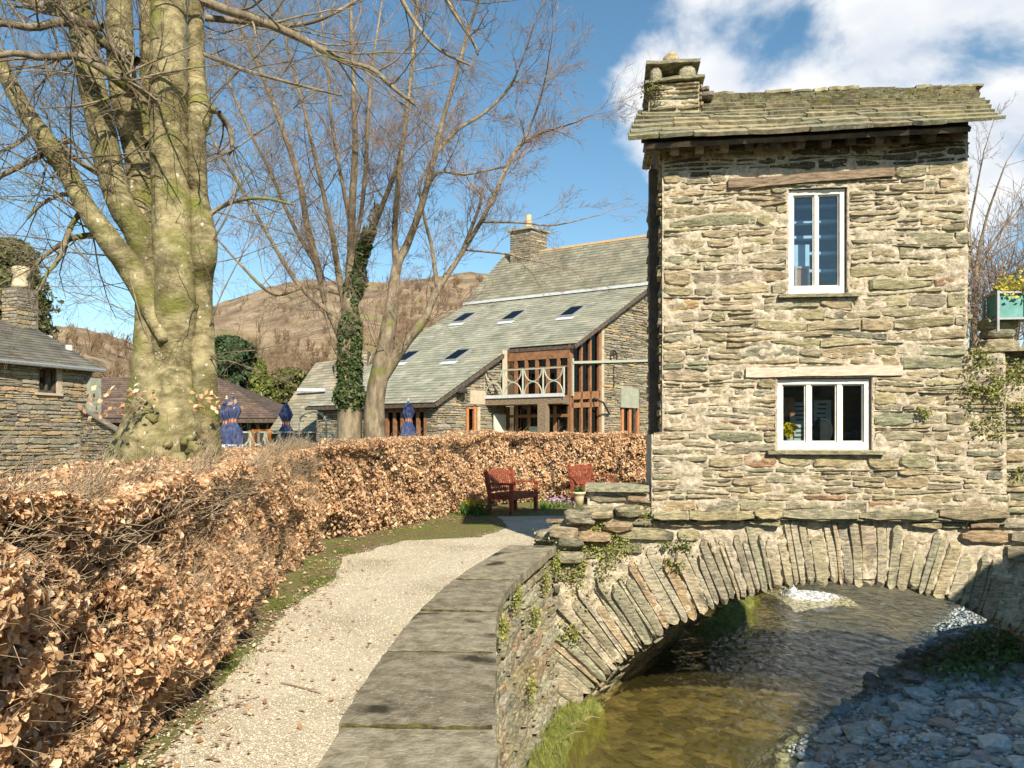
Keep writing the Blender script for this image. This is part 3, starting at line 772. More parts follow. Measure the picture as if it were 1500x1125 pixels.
while x < L_EAVE + .25:                            # rough ridge stones
    w_ = R.uniform(.16, .42)
    if R.random() < .88:
        V, Fc = slate_piece(ro + AY * slope_len + AZ * .045 - EZ * (.02 * R.random() + .13 * x / L_EAVE + .02), AX, E2, EZ, x, x + w_ * .93, -.12, .14, R.uniform(.025, .045), jag=.02, lift=.0)
        mesh_obj('ridge_stone', V, Fc, M['slate'], roof, [pick(PAL_SL)] * len(V))
    x += w_
bm = MB(); y = 0.0
while y < slope_len:                               # the far slope
    x = .38
    while x < L_EAVE + .35:
        w_ = R.uniform(.3, .6); V, Fc = slate_piece(rb - EZ * (.14 * (x / L_EAVE) * y / slope_len + .02), AX, AYb, AZb, x, min(x + w_, L_EAVE + .35), y, min(y + .36, slope_len), .035, jag=.012, lift=.04); bm.add(V, Fc, pick(PAL_SL)); x += w_
    y += .18
tag(bm.build('rear_slates', M['slate'], roof), kind='stuff')
b = MB(); b.bar(ro + AX * .18 + AY * .12 - AZ * .035, ro + AX * (L_EAVE - .30) + AY * .12 - AZ * .035, .16, .05, up=AZ); b.build('eaves_board', M['darkwood'], roof)
for k in range(13):
    s_ = .24 + k * (L_EAVE - .62) / 12
    b = MB(); p0 = ro + AX * s_ + AY * (.10 + R.uniform(-.03, .04)) - AZ * .115; b.bar(p0, p0 + AY * 1.0, .09, .10, up=AZ); b.build('rafter', M['oldwood'] if k < 4 else M['darkwood'], roof)
# chimney
CO = .50
c0 = hs(950, 172, CO); c1 = hs(1026, 172, CO); ct = hs(990, 122, CO)[1]
chim = empty('chimney', (0, 0, 0)); chim.parent = house
cs0, cs1, cd = c0[0], c1[0], .62
zb_ = ZE + .2
def fchim(face):
    if face == 0: return lambda s, d, z: hw(cs0 + s, CO - d, z), cs1 - cs0
    if face == 1: return lambda s, d, z: hw(cs1 + d, CO + s, z), cd
    return lambda s, d, z: hw(cs0 - d, CO + cd - s, z), cd
for fc in (0, 1, 2):
    f_, ln = fchim(fc)
    mortar_sheet('stack_mortar', lambda s, z: True, 0, ln, zb_, ct, f_, M['mortar'], chim, .04, .02, seed=fc * 3.0)
    lay_stones(rubble(lambda s, z: True, 0, ln, zb_, ct, (.06, .13), (.15, .36), .012, .03, seed=fc + 20.), f_, chim, M['stone'], (.01, .045), limit=300 if fc == 0 else 0)
def slab(sa, sb, oa, ob, z, t, col, parent, name, mat=None, tz=0.0):
    V, Fc = slate_piece(hw(sa, oa, z), (E1 + EZ * tz).normalized(), E2, EZ, 0, sb - sa, 0, ob - oa, t, jag=.02, lift=.0)
    return mesh_obj(name, V, Fc, mat or M['stone'], parent, [col] * len(V))
slab(cs0 - .04, cs1 + .05, CO - .07, CO + cd + .05, ct, .035, (.30, .285, .19), chim, 'collar_slab', tz=.05)
zt2 = hs(990, 95, CO)[1]
slab(cs0 - .03, cs1 + .0, CO - .05, CO + cd + .02, zt2, .04, (.27, .255, .18), chim, 'cap_slab', tz=.02)
for sx, w_, o_ in ((cs0 + .09, .075, .07), (cs1 - .15, .11, .08), (cs0 + .09, .08, .52), (cs1 - .13, .09, .52)):
    V = ICO2_V * np.array((w_, .09, (zt2 - ct) / 2 + .015)); V = V * (1 + .0 * V); V = np.sign(V) * np.abs(V) ** .9 * np.array((w_, .09, (zt2 - ct) / 2)) ** .1
    W = [hw(sx, CO + o_, (ct + zt2) / 2 + .02) + E1 * p[0] + E2 * p[1] + EZ * p[2] for p in V]
    mesh_obj('cap_support', W, ICO2_F, M['stone'], chim, [(.40, .37, .27)] * len(W))
b = MB(); b.box(hw((cs0 + cs1) / 2, CO + .36, (ct + zt2) / 2 + .02), (.16, .06, .08), (E1, E2, EZ)); b.build('flue', M['dark'], chim)
W = [hw((cs0 + cs1) / 2 - .02, CO + .2, zt2 + .12) + E1 * p[0] * .11 + E2 * p[1] * .11 + EZ * (p[2] * .13 + .0) for p in ICO2_V * (1 + .12 * np.array([nz(*(q * 1.7)) for q in ICO2_V])[:, None])]
mesh_obj('cap_stone', W, ICO2_F, M['stone'], chim, [(.44, .36, .22)] * len(W))
slab(cs1 + .0, cs1 + .17, CO + .1, CO + .4, ct - .12, .05, (.2, .17, .14), chim, 'drip_stone'); slab(cs1 + .0, cs1 + .12, CO + .1, CO + .35, ct - .05, .04, (.2, .17, .14), chim, 'drip_stone')

# ------------------------------------------------------------------ the bridge
bridge = empty('stone_bridge', hw(1, 1.3, WATER), 'mossy arched rubble bridge spanning the stream below the little house', 'bridge')
BO = .07                                           # the bridge face stands behind the ledge of the house
def fb(s, d, z): return hw(s, BO - d, z)
AC, AR = (1230.0, 1348.0), 498.0
def pxy(s, z): return proj(hw(s, BO, z))
SB0, SB1 = hs(811, 900, BO)[0], hs(1640, 900, BO)[0]
topline = [(700, 800), (808, 798), (815, 786), (836, 770), (843, 750), (860, 745), (861, 716), (900, 713), (955, 713), (956, 764), (1700, 757)]
def pred_bridge(s, z, m=4):
    u, v = pxy(s, z)
    if s < SB0 or s > SB1: return False
    if v < np.interp(u, [p[0] for p in topline], [p[1] for p in topline]): return False
    du, dv = u - AC[0], v - AC[1]
    if dv < 0 or True:
        if math.hypot(du, dv) < AR + m: return False
    return not (v > 1060 and u > 900)
face = mortar_sheet('spandrel', lambda s, z: pred_bridge(s, z), SB0, SB1, WATER - .3, 1.1, fb, M['mortar'], bridge, .022, .026, -.004, seed=31.0)
vs = []
ang = -math.radians(53.5)
while ang < math.radians(53):
    wdt = math.radians(R.choice((R.uniform(.6, 1.0), R.uniform(.9, 1.6), R.uniform(1.3, 2.5)))); a0, a1 = ang + .001, ang + wdt - .001
    lt = max(0, -math.degrees(ang) - 12) / 40
    r0 = AR - R.uniform(2, 9); r1 = AR + R.choice((R.uniform(58, 80), R.uniform(72, 92), R.uniform(84, 100))) + lt * R.uniform(25, 55) - (18 if ang > .35 else 0) * R.random()
    pts = []
    for k in range(4): a = a0 + (a1 - a0) * (.03 + .94 * k / 3); pts.append((a, r0 + (5 if k in (0, 3) else 0) + R.uniform(-2, 2)))
    pts.append((a1, r0 + (r1 - r0) * .35 + R.uniform(-5, 5))); pts.append((a1 - wdt * R.uniform(0, .05), r0 + (r1 - r0) * .72))
    for k in range(3): a = a1 - (a1 - a0) * (.06 + .88 * k / 2); pts.append((a, r1 - (6 if k in (0, 2) else 0) + R.uniform(-5, 5)))
    pts.append((a0 + wdt * R.uniform(0, .05), r0 + (r1 - r0) * .6))
    lean = .0010 * nz(ang * 3.1, 4.2)
    pts = [(a + lean * (r - AR - 40) * (1 if abs(r - AR) > 20 else .6), r) for a, r in pts]
    poly = []
    for a, r in pts:
        u, v = AC[0] + r * math.sin(a), AC[1] - r * math.cos(a); poly.append(hs(u, v, BO))
    vs.append(poly); ang += wdt + R.choice((0, 0, .002, .005))
PAL_V = [(.43, .37, .25), (.38, .345, .235), (.35, .33, .24), (.46, .34, .20), (.46, .41, .30), (.41, .38, .28), (.33, .305, .215), (.48, .40, .27), (.44, .40, .30), (.40, .36, .25)]
ring = empty('arch_ring'); ring.parent = bridge
for p in vs:
    V, Fc = stone_geo(p, fb, R.uniform(.006, .035), back=-.30); mesh_obj('voussoir', V, Fc, M['stone'], ring, [pick(PAL_V)] * len(V))
def pred_sp(s, z):
    u, v = pxy(s, z)
    ext = 90 + max(0, (1230 - u - 110) / 290) * 45
    return pred_bridge(s, z, ext) and z > WATER
pb = rubble(pred_sp, SB0, SB1, WATER, 1.08, (.07, .19), (.18, .55), .016, .05, seed=51., step=.03)
PAL_B = [(.33, .30, .19), (.28, .26, .17), (.38, .33, .21), (.25, .235, .165), (.36, .27, .17), (.30, .28, .21)]
lay_stones(pb, fb, face, M['stone'], (.01, .085), PAL_B, None)
# body of the bridge behind the face, then the barrel
def arc_pt(a, r=AR):
    return hs(AC[0] + r * math.sin(a), AC[1] - r * math.cos(a), BO)
bar = MB(); na = 40; DB = 3.7
angs = [math.radians(-57 + 114 * k / na) for k in range(na + 1)]
for k in range(na):
    (s0, z0), (s1, z1) = arc_pt(angs[k], AR - 2), arc_pt(angs[k + 1], AR - 2)
    p, q = hw(s0, BO, z0) + BSK * .02, hw(s1, BO, z1) + BSK * .02
    bar.quad(p, p + BSK * DB, q + BSK * DB, q)
barrel = bar.build('barrel', M['mortar'], bridge)
arcs = [hw(*(lambda t: (t[0], BO, t[1]))(arc_pt(a, AR - 2))) for a in angs]
cum = [0.0]
for i in range(na): cum.append(cum[-1] + (arcs[i + 1] - arcs[i]).length)
def fbar(s, d, z):                                 # s along the barrel, z along the arc, d into the void
    z = min(max(z, 0), cum[-1] - .001); i = max(k for k in range(na) if cum[k] <= z)
    t = (z - cum[i]) / (cum[i + 1] - cum[i]); p = arcs[i].lerp(arcs[i + 1], t)
    tn = (arcs[i + 1] - arcs[i]).normalized(); nn = tn.cross(BSK)
    if nn.z > 0 and .3 < z < cum[-1] * .5 and nn.dot(E1) < 0: nn = -nn
    ctr = hw(arc_pt(0, 0)[0], BO, arc_pt(0, 0)[1])
    if nn.dot(ctr - p) < 0: nn = -nn
    return p + BSK * s + nn * d
lay_stones(rubble(lambda s, z: True, .25, DB, 0, cum[-1] * .42, (.08, .18), (.16, .5), .012, .03, seed=61.), fbar, barrel, M['stone'], (.01, .07), PAL_B, None, limit=0)
# deck: fill between the barrel and the house, side towards the path
dk = MB()
dk.hexa([hw(SB0 + .1, BO + .12, -.02), hw(-.12, BO + .12, -.02), hw(-.12, BO + 2.6, -.02), hw(SB0 + .1, BO + .5, -.02)], [hw(SB0 + .1, BO + .12, .36), hw(-.12, BO + .12, .62), hw(-.12, BO + 2.6, .62), hw(SB0 + .1, BO + .5, .36)])
dk.hexa([hw(-.13, BO + .14, .12), hw(S_R2, BO + .14, .12), hw(S_R2, HD, .12), hw(-.13, HD, .12)], [hw(-.13, BO + .14, Z_LEDGE - .02), hw(S_R2, BO + .14, Z_LEDGE - .02), hw(S_R2, HD, Z_LEDGE - .02), hw(-.13, HD, Z_LEDGE - .02)])
s_a, s_b = hs(861, 740, BO)[0], hs(953, 740, BO)[0]
dk.hexa([hw(s_a + .03, BO + .03, .3), hw(s_b, BO + .03, .3), hw(s_b, BO + .42, .3), hw(s_a + .03, BO + .42, .3)], [hw(s_a + .03, BO + .03, 1.0), hw(s_b, BO + .03, 1.0), hw(s_b, BO + .42, 1.0), hw(s_a + .03, BO + .42, 1.0)])
dk.build('deck', M['mortar'], bridge)
zs = hs(900, 716, BO)[1]
slab(s_a - .03, s_b - .02, BO - .09, BO + .46, zs - .03, .075, (.36, .35, .24), bridge, 'wall_cap')
# ledge of long flat stones under the house
x = S_L2 + .01
while x < S_R2 - .1:
    w_ = min(R.uniform(.3, .9), S_R2 - .02 - x); zz = hs(955 + (x - S_L2) / (S_R2 - S_L2) * 523, 757 - 6 * (x - S_L2) / 4 + R.uniform(-2, 2))[1]; h_ = R.uniform(.07, .13)
    poly = [(x + .004 + (w_ - .008) * t + R.uniform(-.006, .006), zz - .045 + (.03 if t in (0, 1) else 0) * R.random() + R.uniform(-.014, .012)) for t in (0, .25, .5, .75, 1)] + [(x + .004 + (w_ - .008) * t, zz - .045 + h_ - (.04 if t in (0, 1) else 0) * R.random() + R.uniform(-.012, .012)) for t in (1, .75, .5, .25, 0)]
    V, Fc = stone_geo(poly, fw, R.uniform(.05, .085), back=-.12)
    mesh_obj('ledge_stone', V, Fc, M['stone'], bridge, [pick(PAL_HOUSE, PAL_W)] * len(V)); x += w_
# rough bank stones stepping down left of the house towards the path
for (u, v, w_, h_, oo) in ((826, 779, .17, .09, -.04), (850, 757, .20, .10, -.05), (800, 788, .15, .07, .25), (880, 752, .16, .07, -.05), (838, 792, .16, .08, -.05), (905, 770, .18, .08, -.03), (870, 785, .2, .08, -.04), (836, 815, .18, .09, -.03), (921, 748, .16, .08, -.06)):
    s_, z_ = hs(u, v, BO); k = R.random() * 9
    W = [hw(s_, BO + oo + .05, z_) + E1 * p[0] * w_ + E2 * p[1] * .17 + EZ * p[2] * h_ * .8 for p in np.sign(ICO2_V) * np.abs(ICO2_V) ** .5 * (1 + .22 * np.array([nz(*(q * 1.6 + k)) for q in ICO2_V])[:, None])]
    mesh_obj('bank_stone', W, ICO2_F, M['stone'], bridge, [pick(PAL_B)] * len(W))

# ------------------------------------------------------------------ parapet wall along the path
class Curve:
    def __init__(s, pts):
        s.p = [Vector((x, y, 0)) for x, y in pts]
        # smooth by Catmull-Rom
        q = []
        for i in range(len(s.p) - 1):
            a, b, c, d = s.p[max(i - 1, 0)], s.p[i], s.p[i + 1], s.p[min(i + 2, len(s.p) - 1)]
            for k in range(10):
                t = k / 10
                q.append(.5 * ((2 * b) + (c - a) * t + (2 * a - 5 * b + 4 * c - d) * t * t + (3 * b - a - 3 * c + d) * t ** 3))
        q.append(s.p[-1]); s.q = q; s.c = [0.0]
        for i in range(len(q) - 1): s.c.append(s.c[-1] + (q[i + 1] - q[i]).length)
        s.L = s.c[-1]
        s.tab = [s.at(s.L * k / 1500) for k in range(1501)]
    def fast(s, d): return s.tab[int(min(max(d / s.L, 0), 1) * 1500)]
    def at(s, d):
        d = min(max(d, 0), s.L - 1e-5); i = int(np.searchsorted(s.c, d, side='right') - 1); i = min(i, len(s.q) - 2)
        t = (d - s.c[i]) / max(1e-9, s.c[i + 1] - s.c[i]); a, b = s.q[i], s.q[i + 1]
        tn = (b - a).normalized()
        return a.lerp(b, t), tn, Vector((tn.y, -tn.x, 0))
CR, CL = Curve(COP_R), Curve(COP_L)
COPZ = .40
MDARK = make_mat('dark_mortar', (.05, .045, .03), (.12, .105, .075), 9, .95, .6, 30)  # dark wall core, so gaps between the coping slabs look dark
par = empty('parapet_wall', (-.1, 4, WATER), 'low curving rubble wall topped with wide flat grey slabs beside the path', 'wall')
def fpar(s, d, z):
    p, tn, nn = CR.at(s)
    return p + nn * (d - .07 + .10 * (COPZ - z) / 2.0) + EZ * z
wf = mortar_sheet('river_face', lambda s, z: True, 1.5, CR.L, WATER - .3, COPZ - .07, fpar, M['mortar'], par, .05, .02, seed=71.)
lay_stones(rubble(lambda s, z: True, 1.5, CR.L - .02, WATER - .25, COPZ - .08, (.05, .13), (.14, .46), .012, .03, seed=72.), fpar, wf, M['stone'], (.01, .06), PAL_B + [(.40, .37, .27), (.43, .41, .32)], None)
b = MB(); n = 60
for k in range(n):
    p0, _, n0 = CL.at(CL.L * k / n); p1, _, n1 = CL.at(CL.L * (k + 1) / n); q0 = CR.at(CR.L * k / n); q1 = CR.at(CR.L * (k + 1) / n)
    i0, i1 = p0 + n0 * .06, p1 + n1 * .06; j0, j1 = q0[0] - q0[2] * .10, q1[0] - q1[2] * .10
    b.hexa([i0 - EZ * .05, j0 - EZ * .05, j1 - EZ * .05, i1 - EZ * .05], [i0 + EZ * (COPZ - .09), j0 + EZ * (COPZ - .09), j1 + EZ * (COPZ - .09), i1 + EZ * (COPZ - .09)])
b.build('wall_core', MDARK, par)
ends_v = [-1.5, 1.2, 2.2]
cuts = [0.06, .30]
for v in (1061, 946, 892, 838, 820, 797):
    pass
def frac_of_v(v):                                  # where along the coping a joint seen at row v lies
    Y = (EYE - COPZ) * F / (v - HZ); best = min(range(400), key=lambda k: abs(CL.at(CL.L * k / 400)[0].y - Y)); return best / 400
cuts = [0.0, .22, frac_of_v(1062), frac_of_v(953), frac_of_v(893), frac_of_v(848), 1.0]
for i in range(len(cuts) - 1):
    a, c = cuts[i] + .0015, cuts[i + 1] - .0015; n = 14; V, Fc = [], []; m_ = 6
    th = R.uniform(.075, .10); dz = (.003, -.003, .003, -.002, .003, -.003)[i]; col = R.uniform(.8, 1.25)
    for k in range(n + 1):
        t = a + (c - a) * k / n
        l, r_ = CL.at(CL.L * t)[0], CR.at(CR.L * t)[0] + CR.at(CR.L * t)[2] * (.015 + .02 * nz(t * 40, i))
        l = l - CL.at(CL.L * t)[2] * (.01 + .02 * nz(t * 9, i + 5) + .012 * nz(t * 70, i))
        for j in range(m_ + 1):
            q = l.lerp(r_, j / m_)
            if k in (0, n): q = q + (CL.at(CL.L * t)[1]) * .015 * nz(j * 1.7, i * 3, k)
            edge = (j in (0, m_)) or k in (0, n)
            V.append(q + EZ * (COPZ + dz - (.006 if edge else 0) + .005 * nz(q.x * 3, q.y * 3, i) + .003 * nz(q.x * 12, q.y * 12)))
    nv = len(V); V += [p - EZ * th for p in V]
    w_ = m_ + 1
    for k in range(n):
        for j in range(m_):
            q = [k * w_ + j, k * w_ + j + 1, (k + 1) * w_ + j + 1, (k + 1) * w_ + j]; Fc.append(q); Fc.append([nv + x for x in q[::-1]])
        Fc.append([k * w_, (k + 1) * w_, nv + (k + 1) * w_, nv + k * w_]); Fc.append([(k + 1) * w_ + m_, k * w_ + m_, nv + k * w_ + m_, nv + (k + 1) * w_ + m_])
    for j in range(m_):
        Fc.append([j + 1, j, nv + j, nv + j + 1]); Fc.append([n * w_ + j, n * w_ + j + 1, nv + n * w_ + j + 1, nv + n * w_ + j])
    mesh_obj('coping_slab', V, Fc, M['coping'], par, [(col, col, col * .97)] * len(V), smooth=False)

M['jointmoss'] = make_mat('joint_moss', (.03, .028, .012), (.13, .11, .035), 20, .95, .8, 60)  # moss, coloured dark to stand in for the dark gap between slabs
for t in cuts[1:-1]:
    l, r_ = CL.at(CL.L * t)[0], CR.at(CR.L * t)[0]; m = MB(); q = [l.lerp(r_, k / 12) + EZ * (COPZ - .012 + .012 * nz(k * 1.3, t * 50)) + CL.at(CL.L * t)[1] * .012 * nz(k * .8, t * 31) for k in range(13)]
    m.tube(q, [.014 + .009 * nz(k * .9, t * 90) for k in range(13)], 6); m.build('joint_moss', M['jointmoss'], par)
# ------------------------------------------------------------------ wall right of the house, terrace, added shade building
rw = empty('garden_wall', hw(S_R2 + 1.5, .2, WATER), 'high rubble wall with ferns right of the little house', 'wall')
def frw(s, d, z): return hw(S_R2 + s, .13 - d, z)
rwm = mortar_sheet('wall_face', lambda s, z: True, -.05, 3.2, Z_LEDGE - 1.2, Z_STEP + .03, frw, M['mortar'], rw, .035, .02, seed=81.)
lay_stones(rubble(lambda s, z: True, -.04, 3.2, Z_LEDGE - 1.2, Z_STEP, (.06, .15), (.16, .5), .013, .03, seed=82.), frw, rwm, M['stone'], (.005, .05), PAL_HOUSE, PAL_W)
b = MB(); b.box(hw(S_R2 + 1.6, .37, (Z_STEP + .2) / 2), (1.58, .2, (Z_STEP - .25) / 2), (E1, E2, EZ)); b.build('wall_core', M['mortar'], rw)
x = hs(1420, 515)[0]
while x < S_R2 + 3.2:
    w_ = R.uniform(.3, .7); slab(x, x + w_ - .01, -.04, .5, Z_STEP, .045, pick(PAL_HOUSE, PAL_W), rw, 'cap_stone'); x += w_
pier = MB()
ps = hs(1462, 500)[0]
pst = empty('stone_pier', hw(ps + .1, .3, Z_STEP), 'short rubble pier under the teal planter', 'pier')
for k, (w_, h_) in enumerate(((.20, .075), (.17, .06), (.19, .085))):
    z_ = Z_STEP + .05 + sum(q for _, q in ((.20, .13), (.17, .11), (.19, .16))[:k]) + .05
    W = [hw(ps + .16, .35, z_) + E1 * p[0] * w_ + E2 * p[1] * .16 + EZ * p[2] * h_ for p in np.sign(ICO2_V) * np.abs(ICO2_V) ** .55]
    mesh_obj('stone', W, ICO2_F, M['stone'], pst, [pick(PAL_HOUSE, PAL_W)] * len(W))
pl = empty('planter_box', hw(ps + .2, .3, Z_STEP + .4), 'teal panelled planter trough in a grey metal stand', 'planter')
p0, p1 = hs(1461, 467, .12), hs(1461, 430, .12)
pz0, pz1 = p0[1], p1[1]; px0 = p0[0]
b = MB(); b.box(hw(px0 + .55, .27, (pz0 + pz1) / 2), (.53, .14, (pz1 - pz0) / 2), (E1, E2, EZ)); b.build('trough', M['teal'], pl)
b = MB()
for s_ in (px0, px0 + .30, px0 + 1.1):
    for o_ in (.11, .43): b.bar(hw(s_, o_, pz0 - .14), hw(s_, o_, pz1 + .03), .025)
for z_ in (pz0, pz1 + .01):
    b.bar(hw(px0, .11, z_), hw(px0 + 1.1, .11, z_), .022); b.bar(hw(px0, .11, z_), hw(px0, .43, z_), .022)
b.build('stand', M['greymetal'], pl)
n = 1500; pos = np.array([hw(px0 + .06 + R.random() * .95, .06 + R.random() * .38, pz1 + .02 + abs(R.gauss(0, .10)) - (.16 * R.random() if R.random() < .3 else 0)) for _ in range(n)])
cl = np.array([(.66, .54, .08) if R.random() < .62 else ((.16, .20, .04) if R.random() < .7 else (.55, .50, .22)) for _ in range(n)])
pv = empty('variegated_ivy', hw(px0 + .6, .3, pz1), 'yellow and green trailing ivy spilling from the teal planter', 'plant')
scatter('foliage', LEAF_T, LEAF_F, pos, rots(n), NP.uniform(.03, .065, n), cl, M['green'], pv)
# unseen building added out of view to shade the gravel bank
nb = empty('shade_building', (7.5, 0, 0), 'unseen stone building added on the right bank to shade the gravel', 'building')
qa, qb, qc, qd = Vector((2.3, -3.8, 0)), Vector((6.65, 4.7, 0)), Vector((12.5, 1.8, 0)), Vector((8.2, -6.7, 0))
def vwall(a, c, z0, z1, seed, par_):
    t = (c - a).normalized(); nn = Vector((t.y, -t.x, 0)); ctr = (qa + qc) / 2
    if nn.dot(a - ctr) < 0: nn = -nn
    f_ = lambda s, d, z: a + t * s + nn * d + EZ * z
    w_ = MB(); ln = (c - a).length; w_.quad(f_(0, 0, z0), f_(ln, 0, z0), f_(ln, 0, z1), f_(0, 0, z1)); wo = w_.build('wall', M['mortar'], par_)
    lay_stones(rubble(lambda s, z: True, 0, ln, z0, z1, (.1, .22), (.25, .8), .015, .03, seed=seed, step=.1), f_, wo, M['stone'], (.0, .04), PAL_CAFE, None, limit=0)
vwall(qa, qb, WATER - .3, 3.4, 91., nb); vwall(qb, qc, WATER - .3, 3.4, 92., nb); vwall(qc, qd, WATER - .3, 3.4, 93., nb); vwall(qd, qa, WATER - .3, 3.4, 94., nb)
b = MB(); m1, m2 = (qa + qd) / 2 + EZ * 5.2, (qb + qc) / 2 + EZ * 5.2; z_ = EZ * 3.4
b.quad(qa + z_, qb + z_, m2, m1); b.quad(qc + z_, qd + z_, m1, m2); b.add([qa + z_, qd + z_, m1], [[0, 1, 2]]); b.add([qb + z_, qc + z_, m2], [[0, 1, 2]]); b.build('roof', M['brownroof'], nb)
# ================================================================== THE CAFE BEHIND THE HEDGE
GD = Vector((math.sin(rad(45)), math.cos(rad(45)), 0)); DD = Vector((-math.sin(rad(58)), math.cos(rad(58)), 0))
KB = Vector(((835 - CX) / F * 31, 31, 0)); LN = 3.03; KA = KB + DD * LN
NB = Vector((GD.y, -GD.x, 0))                     # outward normal of the gables
ND = Vector((-DD.y, DD.x, 0))
if ND.y > 0: ND = -ND
TANP = (8.27 - 5.29) / 5.06
def isect(u, v, o, n):
    d = Vector(((u - CX) / F, 1, -(v - HZ) / F)); e = Vector((0, 0, EYE)); return e + d * ((o - e).dot(n) / d.dot(n))
cafe = empty('cafe_building', KB + DD * 4 + GD * 2, 'long stone cafe with green slate roof, skylights and timber balcony', 'building')
T_EAVE, T_FL, T_RIDGE = -3.67, 5.06, 8.0
def zroof(t): return 5.29 + TANP * t
def kp(t, k, z): return KB + GD * t + DD * k + EZ * z
GZ = .2
fB = lambda s, d, z: KB + GD * s + NB * d + EZ * z
fA = lambda s, d, z: KA + GD * s + NB * d + EZ * z
def inpx(f_, s, z, boxes):
    u, v = proj(f_(s, 0, z)); return any(a < u < c and b_ < v < d for a, b_, c, d in boxes)
OPB = [(836, 480, 879, 700), (909, 572, 936, 700)]
def predB(s, z): return z < (zroof(s) if s < T_FL else 8.27 + (s - T_FL)) - .1 and not inpx(fB, s, z, OPB)
OPA = [(682, 594, 697, 700)]
def predA(s, z): return z < zroof(s) - .1 and not inpx(fA, s, z, OPA)
def stonewall(f_, pred, s0, s1, z0, z1, seed, parent, hh=(.06, .15), ww=(.15, .5), pal=PAL_CAFE):
    w_ = mortar_sheet('wall', pred, s0, s1, z0, z1, f_, MCAFE, parent, .12, .012, seed=seed)
    lay_stones(rubble(pred, s0, s1, z0, z1, hh, ww, .012, .03, seed=seed + 1, step=.06), f_, w_, M['stone'], (.01, .06), pal, None, limit=0)
MCAFE = make_mat('grey_pointing', (.13, .115, .09), (.22, .19, .145), 9, .95, .6, 30)
stonewall(fB, predB, 0, 9.5, GZ, 10.5, 101., cafe)
stonewall(fA, predA, T_EAVE + .02, 0.0, GZ, 5.3, 103., cafe)
fE = lambda s, d, z: KB + GD * T_EAVE + DD * (LN + s) + ND * d + EZ * z       # eaves side, facing the terrace
OPE = [(556, 588, 625, 700)]
stonewall(fE, lambda s, z: not inpx(fE, s, z, OPE), 0, 6.4, GZ, 3.15, 105., cafe)
# inside darkness
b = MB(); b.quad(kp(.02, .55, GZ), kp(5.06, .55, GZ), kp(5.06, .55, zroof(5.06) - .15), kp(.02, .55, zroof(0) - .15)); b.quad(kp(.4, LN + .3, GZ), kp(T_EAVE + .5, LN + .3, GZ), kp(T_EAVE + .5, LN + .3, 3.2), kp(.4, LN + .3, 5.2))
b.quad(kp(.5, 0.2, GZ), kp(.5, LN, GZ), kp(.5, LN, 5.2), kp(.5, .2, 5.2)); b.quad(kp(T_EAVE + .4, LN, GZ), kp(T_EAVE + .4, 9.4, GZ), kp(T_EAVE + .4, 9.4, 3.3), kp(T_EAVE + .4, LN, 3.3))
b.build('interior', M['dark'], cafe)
# roof slates in courses
def course_roof(name, t0, t1, k0f, k1, zf, parent, ex=.235, pal=None, mat=None):
    m = MB(); dz = (zf(t1) - zf(t0)) / (t1 - t0); up = (GD + EZ * dz); ln = up.length * (t1 - t0); up.normalize(); nrm = DD.cross(up).normalized()
    if nrm.z < 0: nrm = -nrm
    y = 0.0
    while y < ln:
        t = t0 + (t1 - t0) * y / ln; k = k0f(t) - R.random() * .3
        k_start = k0f(t)
        while k < k1:
            w_ = R.uniform(.22, .42); a, c = max(k, k_start), min(k + w_, k1)
            if c - a > .03:
                o = KB + GD * t0 + EZ * zf(t0); t_ = .018
                q = lambda kk, yy, h_: o + DD * kk + up * yy + nrm * h_
                m.hexa([q(a, y, .03), q(c - .012, y, .03), q(c - .012, min(y + ex * 1.5, ln), .0), q(a, min(y + ex * 1.5, ln), .0)],
                       [q(a, y + R.uniform(-.01, .01), .05), q(c - .012, y, .05), q(c - .012, min(y + ex * 1.5, ln), .02), q(a, min(y + ex * 1.5, ln), .02)], pick(pal, None, .10))
            k += w_
        y += ex
    o = m.build(name, mat or M['cafe_slate'], parent); o['kind'] = 'stuff'; return o
PAL_G = [(.275, .27, .21), (.305, .30, .235), (.25, .25, .195), (.32, .305, .245), (.29, .28, .22), (.33, .325, .26)]
PAL_U = [(.22, .205, .155), (.25, .235, .175), (.20, .19, .145), (.265, .245, .18)]
rfc = empty('roof'); rfc.parent = cafe
k0f = lambda t: -.25 if t >= -.05 else LN - .2
course_roof('lower_slates', T_EAVE - .35, T_FL, k0f, 9.75, zroof, rfc, pal=PAL_G)
course_roof('upper_slates', T_FL + .05, T_RIDGE, lambda t: -.25, 9.9, lambda t: 8.32 + (t - T_FL), rfc, pal=PAL_U)
b = MB(); b.quad(kp(T_EAVE - .3, LN - .18, zroof(T_EAVE - .3) - .04), kp(T_EAVE - .3, 9.7, zroof(T_EAVE - .3) - .04), kp(T_FL, 9.7, zroof(T_FL) - .04), kp(T_FL, LN - .18, zroof(T_FL) - .04))
b.quad(kp(0, -.22, zroof(0) - .04), kp(0, LN, zroof(0) - .04), kp(T_FL, LN, zroof(T_FL) - .04), kp(T_FL, -.22, zroof(T_FL) - .04))
b.quad(kp(T_FL, -.2, 8.28), kp(T_FL, 9.8, 8.28), kp(T_RIDGE, 9.8, 11.2), kp(T_RIDGE, -.2, 11.2)); b.quad(kp(T_RIDGE, -.2, 11.2), kp(T_RIDGE, 9.8, 11.2), kp(11, 9.8, 8.2), kp(11, -.2, 8.2))
b.build('roof_boards', M['darkwood'], rfc)
b = MB(); b.bar(kp(T_FL, -.25, 8.38), kp(T_FL, 9.8, 8.38), .16, .12); b.build('flashing', M['lead'], rfc)
b = MB(); b.bar(kp(T_RIDGE, -.25, 11.27), kp(T_RIDGE, 9.9, 11.27), .22, .10); b.build('ridge_tiles', M['terracotta'], rfc)
